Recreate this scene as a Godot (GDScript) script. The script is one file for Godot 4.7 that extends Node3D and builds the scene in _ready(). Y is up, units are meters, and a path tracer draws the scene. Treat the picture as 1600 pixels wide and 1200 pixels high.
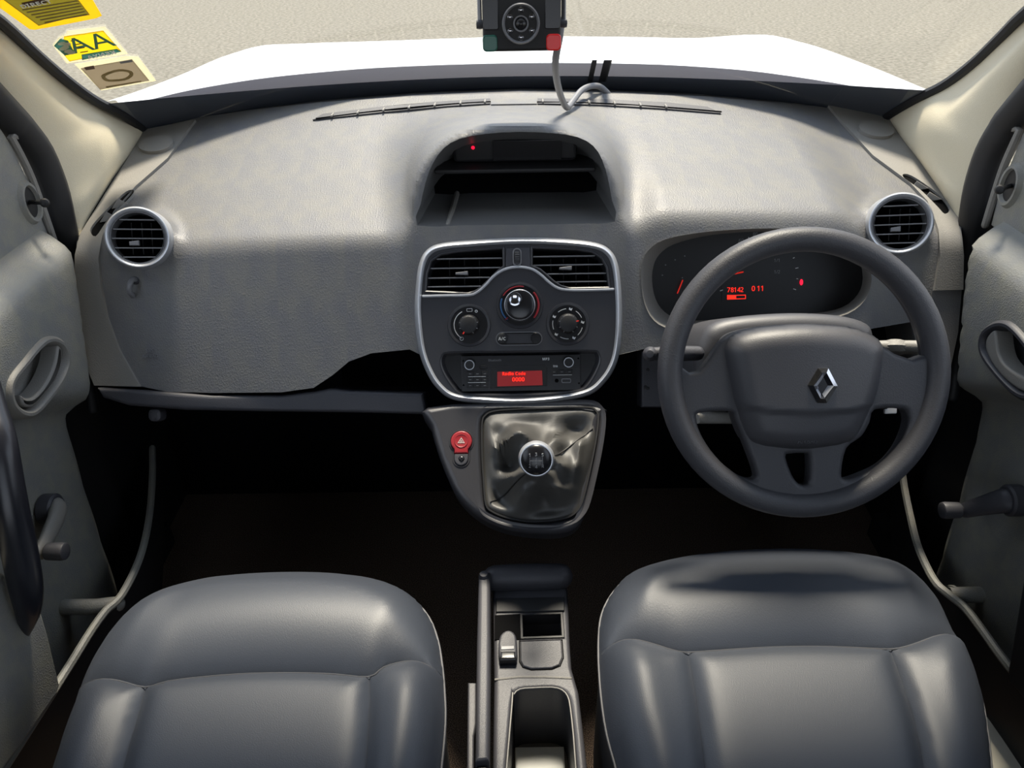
extends Node3D
# Cabin of a small van seen from between its front seats. x right, y up, -z ahead; y = 0 is the cabin floor.

const F := 1202.0                       # focal length of the photograph in pixels (26 mm equivalent)
var eye := Vector3(0, 1.22, 0)
var look := Basis(Vector3.UP, deg_to_rad(0.52)) * Basis(Vector3.RIGHT, deg_to_rad(-33.0)) * Basis(Vector3.BACK, deg_to_rad(-1.05))
var M := {}


# ---------------------------------------------------------------- measuring: a sight line of the photograph met with a real plane
func ray(px: float, py: float) -> Vector3:
	return look * Vector3((px - 800.0) / F, (600.0 - py) / F, -1.0)

func far(px: float, py: float, d: float) -> Vector3:
	return eye + ray(px, py) * d

func hit(px: float, py: float, n: Vector3, p: Vector3) -> Vector3:
	var r := ray(px, py)
	return eye + r * (n.dot(p - eye) / n.dot(r))

func frame(o: Vector3, n: Vector3, across := Vector3.RIGHT) -> Transform3D:
	n = n.normalized()
	if absf(n.dot(across)) > 0.98:
		across = Vector3(0, 0, -1)
	var x := (across - n * across.dot(n)).normalized()
	return Transform3D(Basis(x, n.cross(x), n), o)

func on(f: Transform3D, px: float, py: float) -> Vector2:
	var q := f.affine_inverse() * hit(px, py, f.basis.z, f.origin)
	return Vector2(q.x, q.y)

func outline(f: Transform3D, a: Array, smooth := 0) -> PackedVector2Array:
	var o := PackedVector2Array()
	for i in range(0, a.size(), 2):
		o.append(on(f, a[i], a[i + 1]))
	return round_loop(o, smooth) if smooth else o

func line3(f: Transform3D, a: Array, z := 0.0) -> Array:
	var o := []
	for i in range(0, a.size(), 2):
		var q := on(f, a[i], a[i + 1])
		o.append(Vector3(q.x, q.y, z))
	return o

func flat(a: Array) -> PackedVector2Array:
	var o := PackedVector2Array()
	for i in range(0, a.size(), 2):
		o.append(Vector2(a[i], a[i + 1]))
	return o


# ---------------------------------------------------------------- outlines
func spline(a, b, c, d, t: float):
	return 0.5 * (2.0 * b + (c - a) * t + (2.0 * a - 5.0 * b + 4.0 * c - d) * t * t + (3.0 * b - a - 3.0 * c + d) * t * t * t)

func round_loop(p: PackedVector2Array, n: int) -> PackedVector2Array:
	var o := PackedVector2Array()
	var k := p.size()
	for i in k:
		for j in n:
			o.append(spline(p[(i + k - 1) % k], p[i], p[(i + 1) % k], p[(i + 2) % k], float(j) / n))
	return o

func curve(p: Array, n := 6) -> Array:
	var o := []
	var k := p.size()
	for i in k - 1:
		for j in n:
			o.append(spline(p[maxi(i - 1, 0)], p[i], p[i + 1], p[mini(i + 2, k - 1)], float(j) / n))
	o.append(p[k - 1])
	return o

func area(p: PackedVector2Array) -> float:
	var s := 0.0
	for i in p.size():
		s += p[i].cross(p[(i + 1) % p.size()])
	return s * 0.5

func ccw(p: PackedVector2Array) -> PackedVector2Array:
	var o := p.duplicate()
	if area(o) < 0.0:
		o.reverse()
	return o

func inset(p: PackedVector2Array, d: float) -> PackedVector2Array:   # p counter-clockwise; d > 0 shrinks
	if d == 0.0:
		return p.duplicate()
	var o := PackedVector2Array()
	var k := p.size()
	for i in k:
		var a := (p[i] - p[(i + k - 1) % k]).normalized()
		var b := (p[(i + 1) % k] - p[i]).normalized()
		var na := Vector2(-a.y, a.x)
		var nb := Vector2(-b.y, b.x)
		var m := (na + nb).normalized()
		o.append(p[i] + m * (d / maxf(0.5, m.dot(na))))
	return o

func rrect(w: float, h: float, r: float, c := Vector2.ZERO, n := 5) -> PackedVector2Array:
	var o := PackedVector2Array()
	for q in 4:
		var m := c + Vector2((w / 2 - r) * [1, -1, -1, 1][q], (h / 2 - r) * [1, 1, -1, -1][q])
		for j in n + 1:
			o.append(m + Vector2.from_angle(PI / 2 * (q + float(j) / n)) * r)
	return o

func disc(c: Vector2, rx: float, ry := -1.0, n := 32) -> PackedVector2Array:
	var o := PackedVector2Array()
	for i in n:
		o.append(c + Vector2(cos(TAU * i / n) * rx, sin(TAU * i / n) * (rx if ry < 0 else ry)))
	return o

func scaled(p: PackedVector2Array, s: float) -> PackedVector2Array:
	return Transform2D(0, Vector2(s, s), 0, Vector2.ZERO) * p

func region(o: PackedVector2Array, holes: Array) -> Array:           # the outline less its holes, as simple pieces
	var pieces := [scaled(o, 1000.0)]
	for hole in holes:
		var h := scaled(hole, 1000.0)
		var c := Vector2.ZERO
		for q in h:
			c += q / h.size()
		var next := []
		for pc in pieces:
			for side in [-1, 1]:
				var half := PackedVector2Array([c + Vector2(0, -9e4), c + Vector2(9e4 * side, -9e4), c + Vector2(9e4 * side, 9e4), c + Vector2(0, 9e4)])
				for part in Geometry2D.intersect_polygons(pc, half):
					next.append_array(Geometry2D.clip_polygons(part, h))
		pieces = next
	return pieces.map(func(q): return scaled(q, 0.001))

func to_edge(p: Vector2, o: PackedVector2Array) -> float:
	var best := 1e9
	for i in o.size():
		var a := o[i]
		var ab := o[(i + 1) % o.size()] - a
		var t := clampf((p - a).dot(ab) / maxf(ab.length_squared(), 1e-12), 0, 1)
		best = minf(best, (a + ab * t).distance_squared_to(p))
	return sqrt(best)


# ---------------------------------------------------------------- meshes: triangles are kept counter-clockwise seen from outside
class Bag:
	var v := PackedVector3Array()
	func tri(a: Vector3, b: Vector3, c: Vector3) -> void:
		v.append(a); v.append(b); v.append(c)
	func quad(a: Vector3, b: Vector3, c: Vector3, d: Vector3) -> void:
		tri(a, b, c); tri(a, c, d)
	func flip(from: int) -> void:
		for i in range(from, v.size(), 3):
			var k := v[i + 1]
			v[i + 1] = v[i + 2]
			v[i + 2] = k
	func solid(from: int) -> void:               # turn a closed shape the right way out
		var s := 0.0
		var o := v[from] if from < v.size() else Vector3.ZERO
		for i in range(from, v.size(), 3):
			s += (v[i] - o).dot((v[i + 1] - o).cross(v[i + 2] - o))
		if s < 0:
			flip(from)
	func facing(from: int, p: Vector3) -> void:  # turn an open sheet towards p
		var s := 0.0
		for i in range(from, v.size(), 3):
			s += (v[i + 1] - v[i]).cross(v[i + 2] - v[i]).dot(p - v[i])
		if s < 0:
			flip(from)
	func move(from: int, t: Transform3D) -> void:
		for i in range(from, v.size()):
			v[i] = t * v[i]
	func mesh(crease := 42.0) -> ArrayMesh:
		var n := v.size()
		var fn := PackedVector3Array()
		var ids := PackedInt32Array()
		var at := {}
		var around := []
		for i in range(0, n, 3):
			fn.append((v[i + 1] - v[i]).cross(v[i + 2] - v[i]))
		for i in n:
			var key := Vector3i((v[i] * 30000.0).round())
			if not at.has(key):
				at[key] = around.size()
				around.append(PackedInt32Array())
			ids.append(at[key])
			around[at[key]].append(i / 3)
		var unit := PackedVector3Array()
		for f in fn:
			unit.append(f.normalized())
		var lim := cos(deg_to_rad(crease))
		var pos := PackedVector3Array()
		var nor := PackedVector3Array()
		for i in range(0, n, 3):
			var f := i / 3
			if fn[f].length_squared() < 1e-22:
				continue
			for j in [0, 2, 1]:
				var s := Vector3.ZERO
				for g in around[ids[i + j]]:
					if unit[g].dot(unit[f]) > lim:
						s += fn[g]
				pos.append(v[i + j])
				nor.append(s.normalized())
		var arr := []
		arr.resize(Mesh.ARRAY_MAX)
		arr[Mesh.ARRAY_VERTEX] = pos
		arr[Mesh.ARRAY_NORMAL] = nor
		var m := ArrayMesh.new()
		m.add_surface_from_arrays(Mesh.PRIMITIVE_TRIANGLES, arr)
		return m

func cap(b: Bag, pieces: Array, f: Callable) -> void:
	for pc in pieces:
		var idx := Geometry2D.triangulate_polygon(scaled(pc, 1000.0))
		for i in range(0, idx.size(), 3):
			b.tri(f.call(pc[idx[i]]), f.call(pc[idx[i + 1]]), f.call(pc[idx[i + 2]]))

func capz(b: Bag, pieces: Array, z: float, up: bool) -> void:
	for pc in pieces:
		var idx := Geometry2D.triangulate_polygon(scaled(pc, 1000.0))
		for i in range(0, idx.size(), 3):
			var a := Vector3(pc[idx[i]].x, pc[idx[i]].y, z)
			var c := Vector3(pc[idx[i + 1]].x, pc[idx[i + 1]].y, z)
			var d := Vector3(pc[idx[i + 2]].x, pc[idx[i + 2]].y, z)
			if ((c - a).cross(d - a).z > 0) == up:
				b.tri(a, c, d)
			else:
				b.tri(a, d, c)

func wall(b: Bag, lo: PackedVector2Array, zl: float, hi: PackedVector2Array, zh: float) -> void:
	var k := lo.size()
	for i in k:
		var j := (i + 1) % k
		b.quad(Vector3(lo[i].x, lo[i].y, zl), Vector3(lo[j].x, lo[j].y, zl), Vector3(hi[j].x, hi[j].y, zh), Vector3(hi[i].x, hi[i].y, zh))

# a plate: outline pushed from z0 to z1, front edges rounded by bev, with holes
func ext(b: Bag, o: PackedVector2Array, z0: float, z1: float, bev := 0.0, holes := [], seg := 3) -> Bag:
	o = ccw(o)
	var seg_n := seg if bev > 0 else 0
	var hs := holes.map(func(h): return ccw(h))
	wall(b, o, z0, o, z1 - bev)
	for h in hs:
		var r: PackedVector2Array = h.duplicate(); r.reverse()
		wall(b, r, z0, r, z1 - bev)
	var a0 := 0.0
	for i in seg_n:
		var a1 := PI / 2 * (i + 1) / seg_n
		wall(b, inset(o, bev * (1 - cos(a0))), z1 - bev + bev * sin(a0), inset(o, bev * (1 - cos(a1))), z1 - bev + bev * sin(a1))
		for h in hs:
			var p := inset(h, -bev * (1 - cos(a0))); p.reverse()
			var q := inset(h, -bev * (1 - cos(a1))); q.reverse()
			wall(b, p, z1 - bev + bev * sin(a0), q, z1 - bev + bev * sin(a1))
		a0 = a1
	capz(b, region(inset(o, bev), hs.map(func(h): return inset(h, -bev))), z1, true)
	capz(b, region(o, hs), z0, false)
	return b

# a moulding round a closed outline; prof lists (inset, z) round its section
func rim(b: Bag, o: PackedVector2Array, prof: Array, shut := true) -> Bag:
	var from := b.v.size()
	o = ccw(o)
	for i in prof.size() - (0 if shut else 1):
		var p: Vector2 = prof[i]
		var q: Vector2 = prof[(i + 1) % prof.size()]
		wall(b, inset(o, p.x), p.y, inset(o, q.x), q.y)
	if shut:
		b.solid(from)
	else:
		b.facing(from, Vector3(0, 0, 9))
	return b

func lathe(b: Bag, prof: Array, n := 32, t := Transform3D()) -> Bag:  # prof lists (radius, z)
	var from := b.v.size()
	for i in n:
		var a := Vector2.from_angle(TAU * i / n)
		var c := Vector2.from_angle(TAU * (i + 1) / n)
		for j in prof.size() - 1:
			var p: Vector2 = prof[j]
			var q: Vector2 = prof[j + 1]
			b.quad(Vector3(a.x * p.x, a.y * p.x, p.y), Vector3(c.x * p.x, c.y * p.x, p.y), Vector3(c.x * q.x, c.y * q.x, q.y), Vector3(a.x * q.x, a.y * q.x, q.y))
	b.solid(from)
	b.move(from, t)
	return b

func tube(b: Bag, path: Array, r, n := 10, squash := 1.0, up := Vector3.UP) -> Bag:  # r: a radius, or one for each point; ends rounded
	var from := b.v.size()
	var k := path.size()
	var rings := []
	var pts := path.duplicate()
	var rad := []
	for i in k:
		rad.append(r[i] if r is Array else r)
	var d0 := (pts[0] - pts[1] as Vector3).normalized()
	var d1 := (pts[k - 1] - pts[k - 2] as Vector3).normalized()
	for a in [0.5, 0.86, 1.0]:
		pts.push_front(path[0] + d0 * rad[0] * a * 0.9)
		pts.push_back(path[k - 1] + d1 * rad[rad.size() - 1] * a * 0.9)
	var r0: float = rad[0]
	var r1: float = rad[k - 1]
	for s in [0.86, 0.5, 0.02]:
		rad.push_front(r0 * s)
		rad.push_back(r1 * s)
	var side := Vector3.ZERO
	for i in pts.size():
		var d: Vector3 = (pts[mini(i + 1, pts.size() - 1)] - pts[maxi(i - 1, 0)]).normalized()
		if side == Vector3.ZERO:
			side = d.cross(up)
			if side.length() < 0.05:
				side = d.cross(Vector3(0.3, 0.1, 1))
		side = (side - d * side.dot(d)).normalized()
		var w := d.cross(side)
		var ring := []
		for j in n:
			ring.append(pts[i] + side * cos(TAU * j / n) * rad[i] + w * sin(TAU * j / n) * rad[i] * squash)
		rings.append(ring)
	for i in rings.size() - 1:
		for j in n:
			b.quad(rings[i][j], rings[i][(j + 1) % n], rings[i + 1][(j + 1) % n], rings[i + 1][j])
	var m := rings.size() - 1
	for j in n:
		b.tri(pts[0], rings[0][(j + 1) % n], rings[0][j])
		b.tri(pts[m], rings[m][j], rings[m][(j + 1) % n])
	b.solid(from)
	return b

func ring_tube(b: Bag, path: Array, r: float, n := 10, squash := 1.0) -> Bag:  # a closed tube round z
	var from := b.v.size()
	var k := path.size()
	for i in k:
		var fr := []
		for e in [i, (i + 1) % k]:
			var d: Vector3 = (path[(e + 1) % k] - path[(e + k - 1) % k]).normalized()
			var side := d.cross(Vector3.BACK).normalized()
			var w := d.cross(side)
			var ring := []
			for j in n:
				ring.append(path[e] + side * cos(TAU * j / n) * r + w * sin(TAU * j / n) * r * squash)
			fr.append(ring)
		for j in n:
			b.quad(fr[0][j], fr[0][(j + 1) % n], fr[1][(j + 1) % n], fr[1][j])
	b.solid(from)
	return b

func box(b: Bag, c: Vector3, s: Vector3, r := 0.0, t := Transform3D()) -> Bag:
	var from := b.v.size()
	var e := minf(r, minf(s.x, minf(s.y, s.z)) * 0.33)
	var o := rrect(s.x, s.y, maxf(e * 1.35, 0.0001), Vector2(c.x, c.y), 3 if e > 0 else 1)
	ext(b, o, c.z - s.z / 2, c.z + s.z / 2, e, [], 2)
	b.solid(from)
	b.move(from, t)
	return b

func sheet(b: Bag, nu: int, nv: int, f: Callable, toward = null) -> Bag:
	var from := b.v.size()
	var g := []
	for i in nu + 1:
		var row := []
		for j in nv + 1:
			row.append(f.call(float(i) / nu, float(j) / nv))
		g.append(row)
	for i in nu:
		for j in nv:
			b.quad(g[i][j], g[i + 1][j], g[i + 1][j + 1], g[i][j + 1])
	if toward != null:
		b.facing(from, toward)
	return b

# a curved sheet over an outline with holes: f lifts a point of the outline's plane into space
func surf(b: Bag, o: PackedVector2Array, holes: Array, step: float, f: Callable, toward: Vector3) -> Bag:
	var from := b.v.size()
	var r := Rect2(o[0], Vector2.ZERO)
	for p in o:
		r = r.expand(p)
	var org := r.position - Vector2(step, step) * 0.37
	var crossed := {}
	for loop in [o] + holes:
		for i in loop.size():
			var a: Vector2 = loop[i]
			var c: Vector2 = loop[(i + 1) % loop.size()]
			var n := int(a.distance_to(c) / step * 6.0) + 1
			for j in n + 1:
				crossed[Vector2i(((a.lerp(c, float(j) / n) - org) / step).floor())] = true
	var seen := {}
	var at := func(p: Vector2) -> Vector3:
		var key := Vector2i((p / step * 1000.0).round())
		if not seen.has(key):
			seen[key] = f.call(p)
		return seen[key]
	var k := 1000.0 / step
	var so := scaled(o, k)
	for i in int(r.size.x / step) + 2:
		for j in int(r.size.y / step) + 2:
			var a := org + Vector2(i, j) * step
			var q := PackedVector2Array([a, a + Vector2(step, 0), a + Vector2(step, step), a + Vector2(0, step)])
			if not crossed.has(Vector2i(i, j)):
				var m := a + Vector2(step, step) / 2
				var inside := Geometry2D.is_point_in_polygon(m, o)
				for h in holes:
					inside = inside and not Geometry2D.is_point_in_polygon(m, h)
				if inside:
					b.quad(at.call(q[0]), at.call(q[1]), at.call(q[2]), at.call(q[3]))
				continue
			var bits: Array = Geometry2D.intersect_polygons(so, scaled(q, k))
			for h in holes:
				var sh := scaled(h, k)
				var next := []
				for bit in bits:
					next.append_array(Geometry2D.clip_polygons(bit, sh))
				bits = next
			for bit in bits:
				var idx := Geometry2D.triangulate_polygon(scaled(bit, 0.1))
				for e in range(0, idx.size(), 3):
					var x: Vector2 = bit[idx[e]]
					var y: Vector2 = bit[idx[e + 1]]
					var z: Vector2 = bit[idx[e + 2]]
					if (y - x).cross(z - x) < 0:
						var w := y
						y = z
						z = w
					b.tri(at.call(x / k), at.call(y / k), at.call(z / k))
	b.facing(from, toward)
	return b

func skirt(b: Bag, o: PackedVector2Array, f: Callable, g: Callable) -> void:   # a wall hanging from an outline; both sides are seen
	for i in o.size():
		var j := (i + 1) % o.size()
		b.quad(f.call(o[i]), f.call(o[j]), g.call(o[j]), g.call(o[i]))


# ---------------------------------------------------------------- things, parts, settings
func thing(called: String, label: String, category: String, t := Transform3D(), group := "") -> Node3D:
	var o := Node3D.new()
	o.name = called
	o.transform = t
	o.set_meta("label", label)
	o.set_meta("category", category)
	if group:
		o.set_meta("group", group)
	add_child(o, true)
	return o

func part(called: String, b: Bag, m: Material, parent: Node3D, crease := 42.0, label := "") -> MeshInstance3D:
	var o := MeshInstance3D.new()
	o.name = called
	o.mesh = b.mesh(crease)
	o.material_override = m
	if label:
		o.set_meta("label", label)
	parent.add_child(o, true)
	return o

func struct(called: String, b: Bag, m: Material, label: String, category := "", crease := 42.0) -> MeshInstance3D:
	var o := part(called, b, m, self, crease, label)
	o.set_meta("kind", "structure")
	if category:
		o.set_meta("category", category)
	return o

func words(called: String, s: String, h: float, m: Material, parent: Node3D, t: Transform3D, depth := 0.0006, bold := false) -> MeshInstance3D:
	var f := SystemFont.new()
	f.font_names = PackedStringArray(["Droid Sans"])
	f.font_weight = 700 if bold else 400
	var tm := TextMesh.new()
	tm.font = f
	tm.text = s
	tm.font_size = 32
	tm.pixel_size = h / 24.0
	tm.depth = depth
	tm.curve_step = 2.0
	var o := MeshInstance3D.new()
	o.name = called
	o.mesh = tm
	o.material_override = m
	o.transform = t
	parent.add_child(o, true)
	return o


# ---------------------------------------------------------------- materials
func noise(kind: int, freq: float, octaves := 3, seed := 1) -> FastNoiseLite:
	var n := FastNoiseLite.new()
	n.noise_type = kind
	n.frequency = freq
	n.seed = seed
	n.fractal_octaves = octaves
	return n

func grain(freq: float, strength: float, kind := FastNoiseLite.TYPE_SIMPLEX_SMOOTH, seed := 1) -> NoiseTexture2D:
	var t := NoiseTexture2D.new()
	t.width = 512
	t.height = 512
	t.seamless = true
	t.noise = noise(kind, freq, 2, seed)
	t.as_normal_map = true
	t.bump_strength = strength
	return t

func tones(freq: float, a: Color, c: Color, seed := 3, octaves := 4, mid := 0.5) -> NoiseTexture2D:
	var t := NoiseTexture2D.new()
	t.width = 512
	t.height = 512
	t.seamless = true
	t.noise = noise(FastNoiseLite.TYPE_SIMPLEX_SMOOTH, freq, octaves, seed)
	var g := Gradient.new()
	g.set_color(0, a)
	g.set_color(1, c)
	g.set_offset(0, mid - 0.25)
	g.set_offset(1, mid + 0.25)
	t.color_ramp = g
	return t

func mat(called: String, c: Color, rough: float, metal := 0.0, spec := 0.5) -> StandardMaterial3D:
	var m := StandardMaterial3D.new()
	m.resource_name = called
	m.albedo_color = c
	m.roughness = rough
	m.metallic = metal
	m.metallic_specular = spec
	M[called] = m
	return m

func tex(m: StandardMaterial3D, normal: Texture2D, scale: float, amount := 1.0, color: Texture2D = null) -> StandardMaterial3D:
	m.uv1_triplanar = true
	m.uv1_world_triplanar = true
	m.uv1_scale = Vector3.ONE * scale
	if normal:
		m.normal_enabled = true
		m.normal_texture = normal
		m.normal_scale = amount
	if color:
		m.albedo_texture = color
	return m

func glow(called: String, c: Color, e: float) -> StandardMaterial3D:
	var m := mat(called, c.darkened(0.6), 0.5)
	m.emission_enabled = true
	m.emission = c
	m.emission_energy_multiplier = e
	return m

func make_materials() -> void:
	var pebble := grain(0.09, 5.0, FastNoiseLite.TYPE_CELLULAR, 4)
	var fine := grain(0.12, 3.0, FastNoiseLite.TYPE_SIMPLEX_SMOOTH, 8)
	var dust := tones(0.004, Color(0.93, 0.93, 0.95), Color(1, 0.99, 0.96), 11)
	tex(mat("dash", Color(0.43, 0.43, 0.43), 0.48, 0, 0.45), pebble, 9.0, 0.42, dust)
	tex(mat("trim", Color(0.50, 0.49, 0.47), 0.55), fine, 7.0, 0.4)
	tex(mat("lower", Color(0.23, 0.23, 0.25), 0.5), fine, 8.0, 0.3)
	tex(mat("door", Color(0.53, 0.53, 0.51), 0.5), pebble, 10.0, 0.5, dust)
	tex(mat("fascia", Color(0.205, 0.205, 0.22), 0.36), fine, 9.0, 0.1)
	tex(mat("tray", Color(0.38, 0.38, 0.38), 0.5), fine, 8.0, 0.3)
	mat("gloss", Color(0.10, 0.10, 0.11), 0.25)
	mat("black", Color(0.06, 0.06, 0.07), 0.55)
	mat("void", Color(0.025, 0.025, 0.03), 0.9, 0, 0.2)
	mat("silver", Color(0.74, 0.75, 0.77), 0.34, 0.55)
	mat("chrome", Color(0.82, 0.82, 0.84), 0.12, 1.0)
	mat("slat", Color(0.46, 0.46, 0.47), 0.4)
	tex(mat("wheel", Color(0.235, 0.235, 0.25), 0.5), pebble, 12.0, 0.3)
	tex(mat("hub", Color(0.25, 0.25, 0.265), 0.48), fine, 9.0, 0.2)
	tex(mat("leather", Color(0.215, 0.232, 0.265), 0.46, 0, 0.5), fine, 9.0, 0.16)
	tex(mat("gaiter", Color(0.27, 0.265, 0.255), 0.5, 0, 0.55), fine, 10.0, 0.2)
	mat("piping", Color(0.33, 0.33, 0.34), 0.6)
	mat("stitch", Color(0.62, 0.62, 0.62), 0.7)
	tex(mat("beige", Color(0.83, 0.79, 0.69), 0.6), fine, 6.0, 0.25)
	mat("rubber", Color(0.09, 0.09, 0.10), 0.6)
	tex(mat("carpet", Color(1, 1, 1), 0.95, 0, 0.1), grain(0.2, 8.0, FastNoiseLite.TYPE_SIMPLEX_SMOOTH, 5), 7.0, 1.0, tones(0.13, Color(0.19, 0.16, 0.145), Color(0.55, 0.48, 0.42), 6, 2))
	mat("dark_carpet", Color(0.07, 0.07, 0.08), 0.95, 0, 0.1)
	tex(mat("ground", Color(1, 1, 1), 0.9, 0, 0.2), null, 0.55, 1.0, tones(0.05, Color(0.40, 0.385, 0.35), Color(0.50, 0.485, 0.445), 21, 5))
	mat("paint", Color(0.93, 0.94, 0.95), 0.22)
	mat("cowl", Color(0.165, 0.165, 0.205), 0.7, 0, 0.25)
	mat("frit", Color(0.12, 0.14, 0.23), 0.4)
	mat("roof", Color(0.36, 0.36, 0.36), 0.8)
	mat("steel", Color(0.78, 0.76, 0.70), 0.45)
	mat("pull", Color(0.12, 0.125, 0.15), 0.28)
	mat("white", Color(0.90, 0.90, 0.88), 0.6)
	mat("print_white", Color(0.97, 0.97, 0.95), 0.6)
	mat("mark", Color(0.78, 0.78, 0.78), 0.6)
	mat("red", Color(0.58, 0.13, 0.16), 0.4)
	mat("red_lamp", Color(0.85, 0.06, 0.04), 0.25)
	mat("green_lamp", Color(0.05, 0.32, 0.26), 0.25)
	mat("hot", Color(0.62, 0.12, 0.16), 0.5)
	mat("cold", Color(0.16, 0.36, 0.55), 0.5)
	mat("yellow", Color(0.98, 0.84, 0.05), 0.5)
	mat("olive", Color(0.58, 0.54, 0.12), 0.6)
	mat("teal", Color(0.20, 0.47, 0.44), 0.5)
	mat("orange", Color(1.0, 0.90, 0.10), 0.5)
	mat("film", Color(0.62, 0.57, 0.48), 0.6)
	mat("film_mark", Color(0.52, 0.46, 0.30), 0.6)
	mat("cream", Color(0.92, 0.90, 0.80), 0.6)
	mat("brown", Color(0.33, 0.22, 0.16), 0.6)
	glow("lit_red", Color(1.0, 0.14, 0.07), 0.75)
	glow("lit_screen", Color(0.50, 0.09, 0.10), 0.32)
	glow("lit_pink", Color(1.0, 0.05, 0.18), 1.0)
	glow("lit_needle", Color(0.8, 0.15, 0.10), 0.35)
	var g := mat("glass", Color(0.9, 0.95, 0.95, 0.05), 0.02)
	g.transparency = BaseMaterial3D.TRANSPARENCY_ALPHA
	for k in ["white", "film", "cream", "yellow", "olive", "orange", "teal", "film_mark"]:
		M[k].backlight_enabled = true
		M[k].backlight = M[k].albedo_color.lerp(Color.WHITE, 0.3)


# ---------------------------------------------------------------- the dashboard's body, as one implicit solid
func smax(a: float, b: float, k: float) -> float:
	var h := maxf(k - absf(a - b), 0.0) / k
	return maxf(a, b) + h * h * k * 0.25

func smin(a: float, b: float, k: float) -> float:
	return -smax(-a, -b, k)

var vents := []            # [centre, axis] of the two round vents
const BIN_O := Vector3(0, 0.768, -1.150)
const BIN_N := Vector3(0, 0.34, 0.94)

func dash_field(p: Vector3) -> float:
	var ax := p.x / 0.73
	var s := p.z + 1.587
	var hoodlet := smoothstep(0.15, 0.24, p.x) * (1.0 - smoothstep(0.50, 0.62, p.x)) * clampf(s / 0.3, 0, 1.2)
	var top := (p.y - (0.872 - 0.262 * s - 0.04 * ax * ax + 0.024 * hoodlet)) * 0.967
	var face := 0.5 * p.y + 0.866 * p.z + 0.617 + 0.04 * ax * ax - 0.010 * hoodlet
	var d := smax(top, face, 0.016)
	var yt := 0.9110 - 0.165 * maxf(-1.20 - p.z, 0.0)
	var e := pow(pow(absf(p.x / (0.168 + 0.19 * maxf(-1.16 - p.z, 0.0))), 2.7) + pow(maxf(p.y - 0.735, 0) / maxf(yt - 0.735, 0.02), 2.5), 0.38)
	d = smin(d, smax((e - 1.0) * 0.12, BIN_N.dot(p - BIN_O), 0.008), 0.035)
	for v in vents:
		var q: Vector3 = p - v[0]
		var a := q.dot(v[1])
		d = smin(d, smax((q - v[1] * a).length() - 0.0475, a + 0.026, 0.012), 0.026)
	return d

var dash_seen := {}
func dash_at(q: Vector2) -> Vector3:
	if dash_seen.has(q):
		return dash_seen[q]
	var r := ray(q.x, q.y)
	var a := 1.02
	var b := a
	while b < 1.8:
		b = a + 0.025
		if dash_field(eye + r * b) < 0:
			break
		a = b
	for i in 13:
		var m := (a + b) / 2
		if dash_field(eye + r * m) < 0:
			b = m
		else:
			a = m
	dash_seen[q] = eye + r * b
	return dash_seen[q]

func lifted(h: float) -> Callable:      # a point on the dashboard, raised by h along its surface normal
	return func(q: Vector2) -> Vector3:
		var p := dash_at(q)
		var e := 0.004
		var n := Vector3(dash_field(p + Vector3(e, 0, 0)) - dash_field(p - Vector3(e, 0, 0)), dash_field(p + Vector3(0, e, 0)) - dash_field(p - Vector3(0, e, 0)), dash_field(p + Vector3(0, 0, e)) - dash_field(p - Vector3(0, 0, e)))
		return p + n.normalized() * h

func on_dash(b: Bag, o: PackedVector2Array, h: float, step := 8.0, holes := []) -> Bag:   # a thin panel lying on the dashboard
	surf(b, o, holes, step, lifted(h), eye)
	skirt(b, o, lifted(h), lifted(-0.004))
	for k in holes:
		skirt(b, k, lifted(h), lifted(-0.004))
	return b

const CLUSTER := [1002, 440, 1003, 412, 1014, 390, 1040, 374, 1090, 364, 1145, 359, 1200, 357, 1270, 359, 1325, 370, 1352, 395, 1362, 435, 1352, 468, 1325, 490, 1280, 500, 1200, 508, 1110, 515, 1050, 514, 1022, 501, 1007, 474]
const CLUSTER_IN := [1019, 440, 1021, 416, 1030, 398, 1052, 382, 1096, 370, 1146, 364, 1200, 362, 1266, 364, 1316, 374, 1340, 398, 1348, 434, 1340, 460, 1316, 480, 1274, 489, 1200, 494, 1112, 500, 1064, 499, 1038, 487, 1024, 466]
const BIN := [652, 353, 657, 320, 665, 285, 676, 256, 693, 232, 718, 217, 760, 209, 811, 206, 862, 208, 902, 214, 927, 228, 941, 250, 950, 280, 956, 312, 961, 347, 900, 350, 811, 351, 720, 352]


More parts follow.
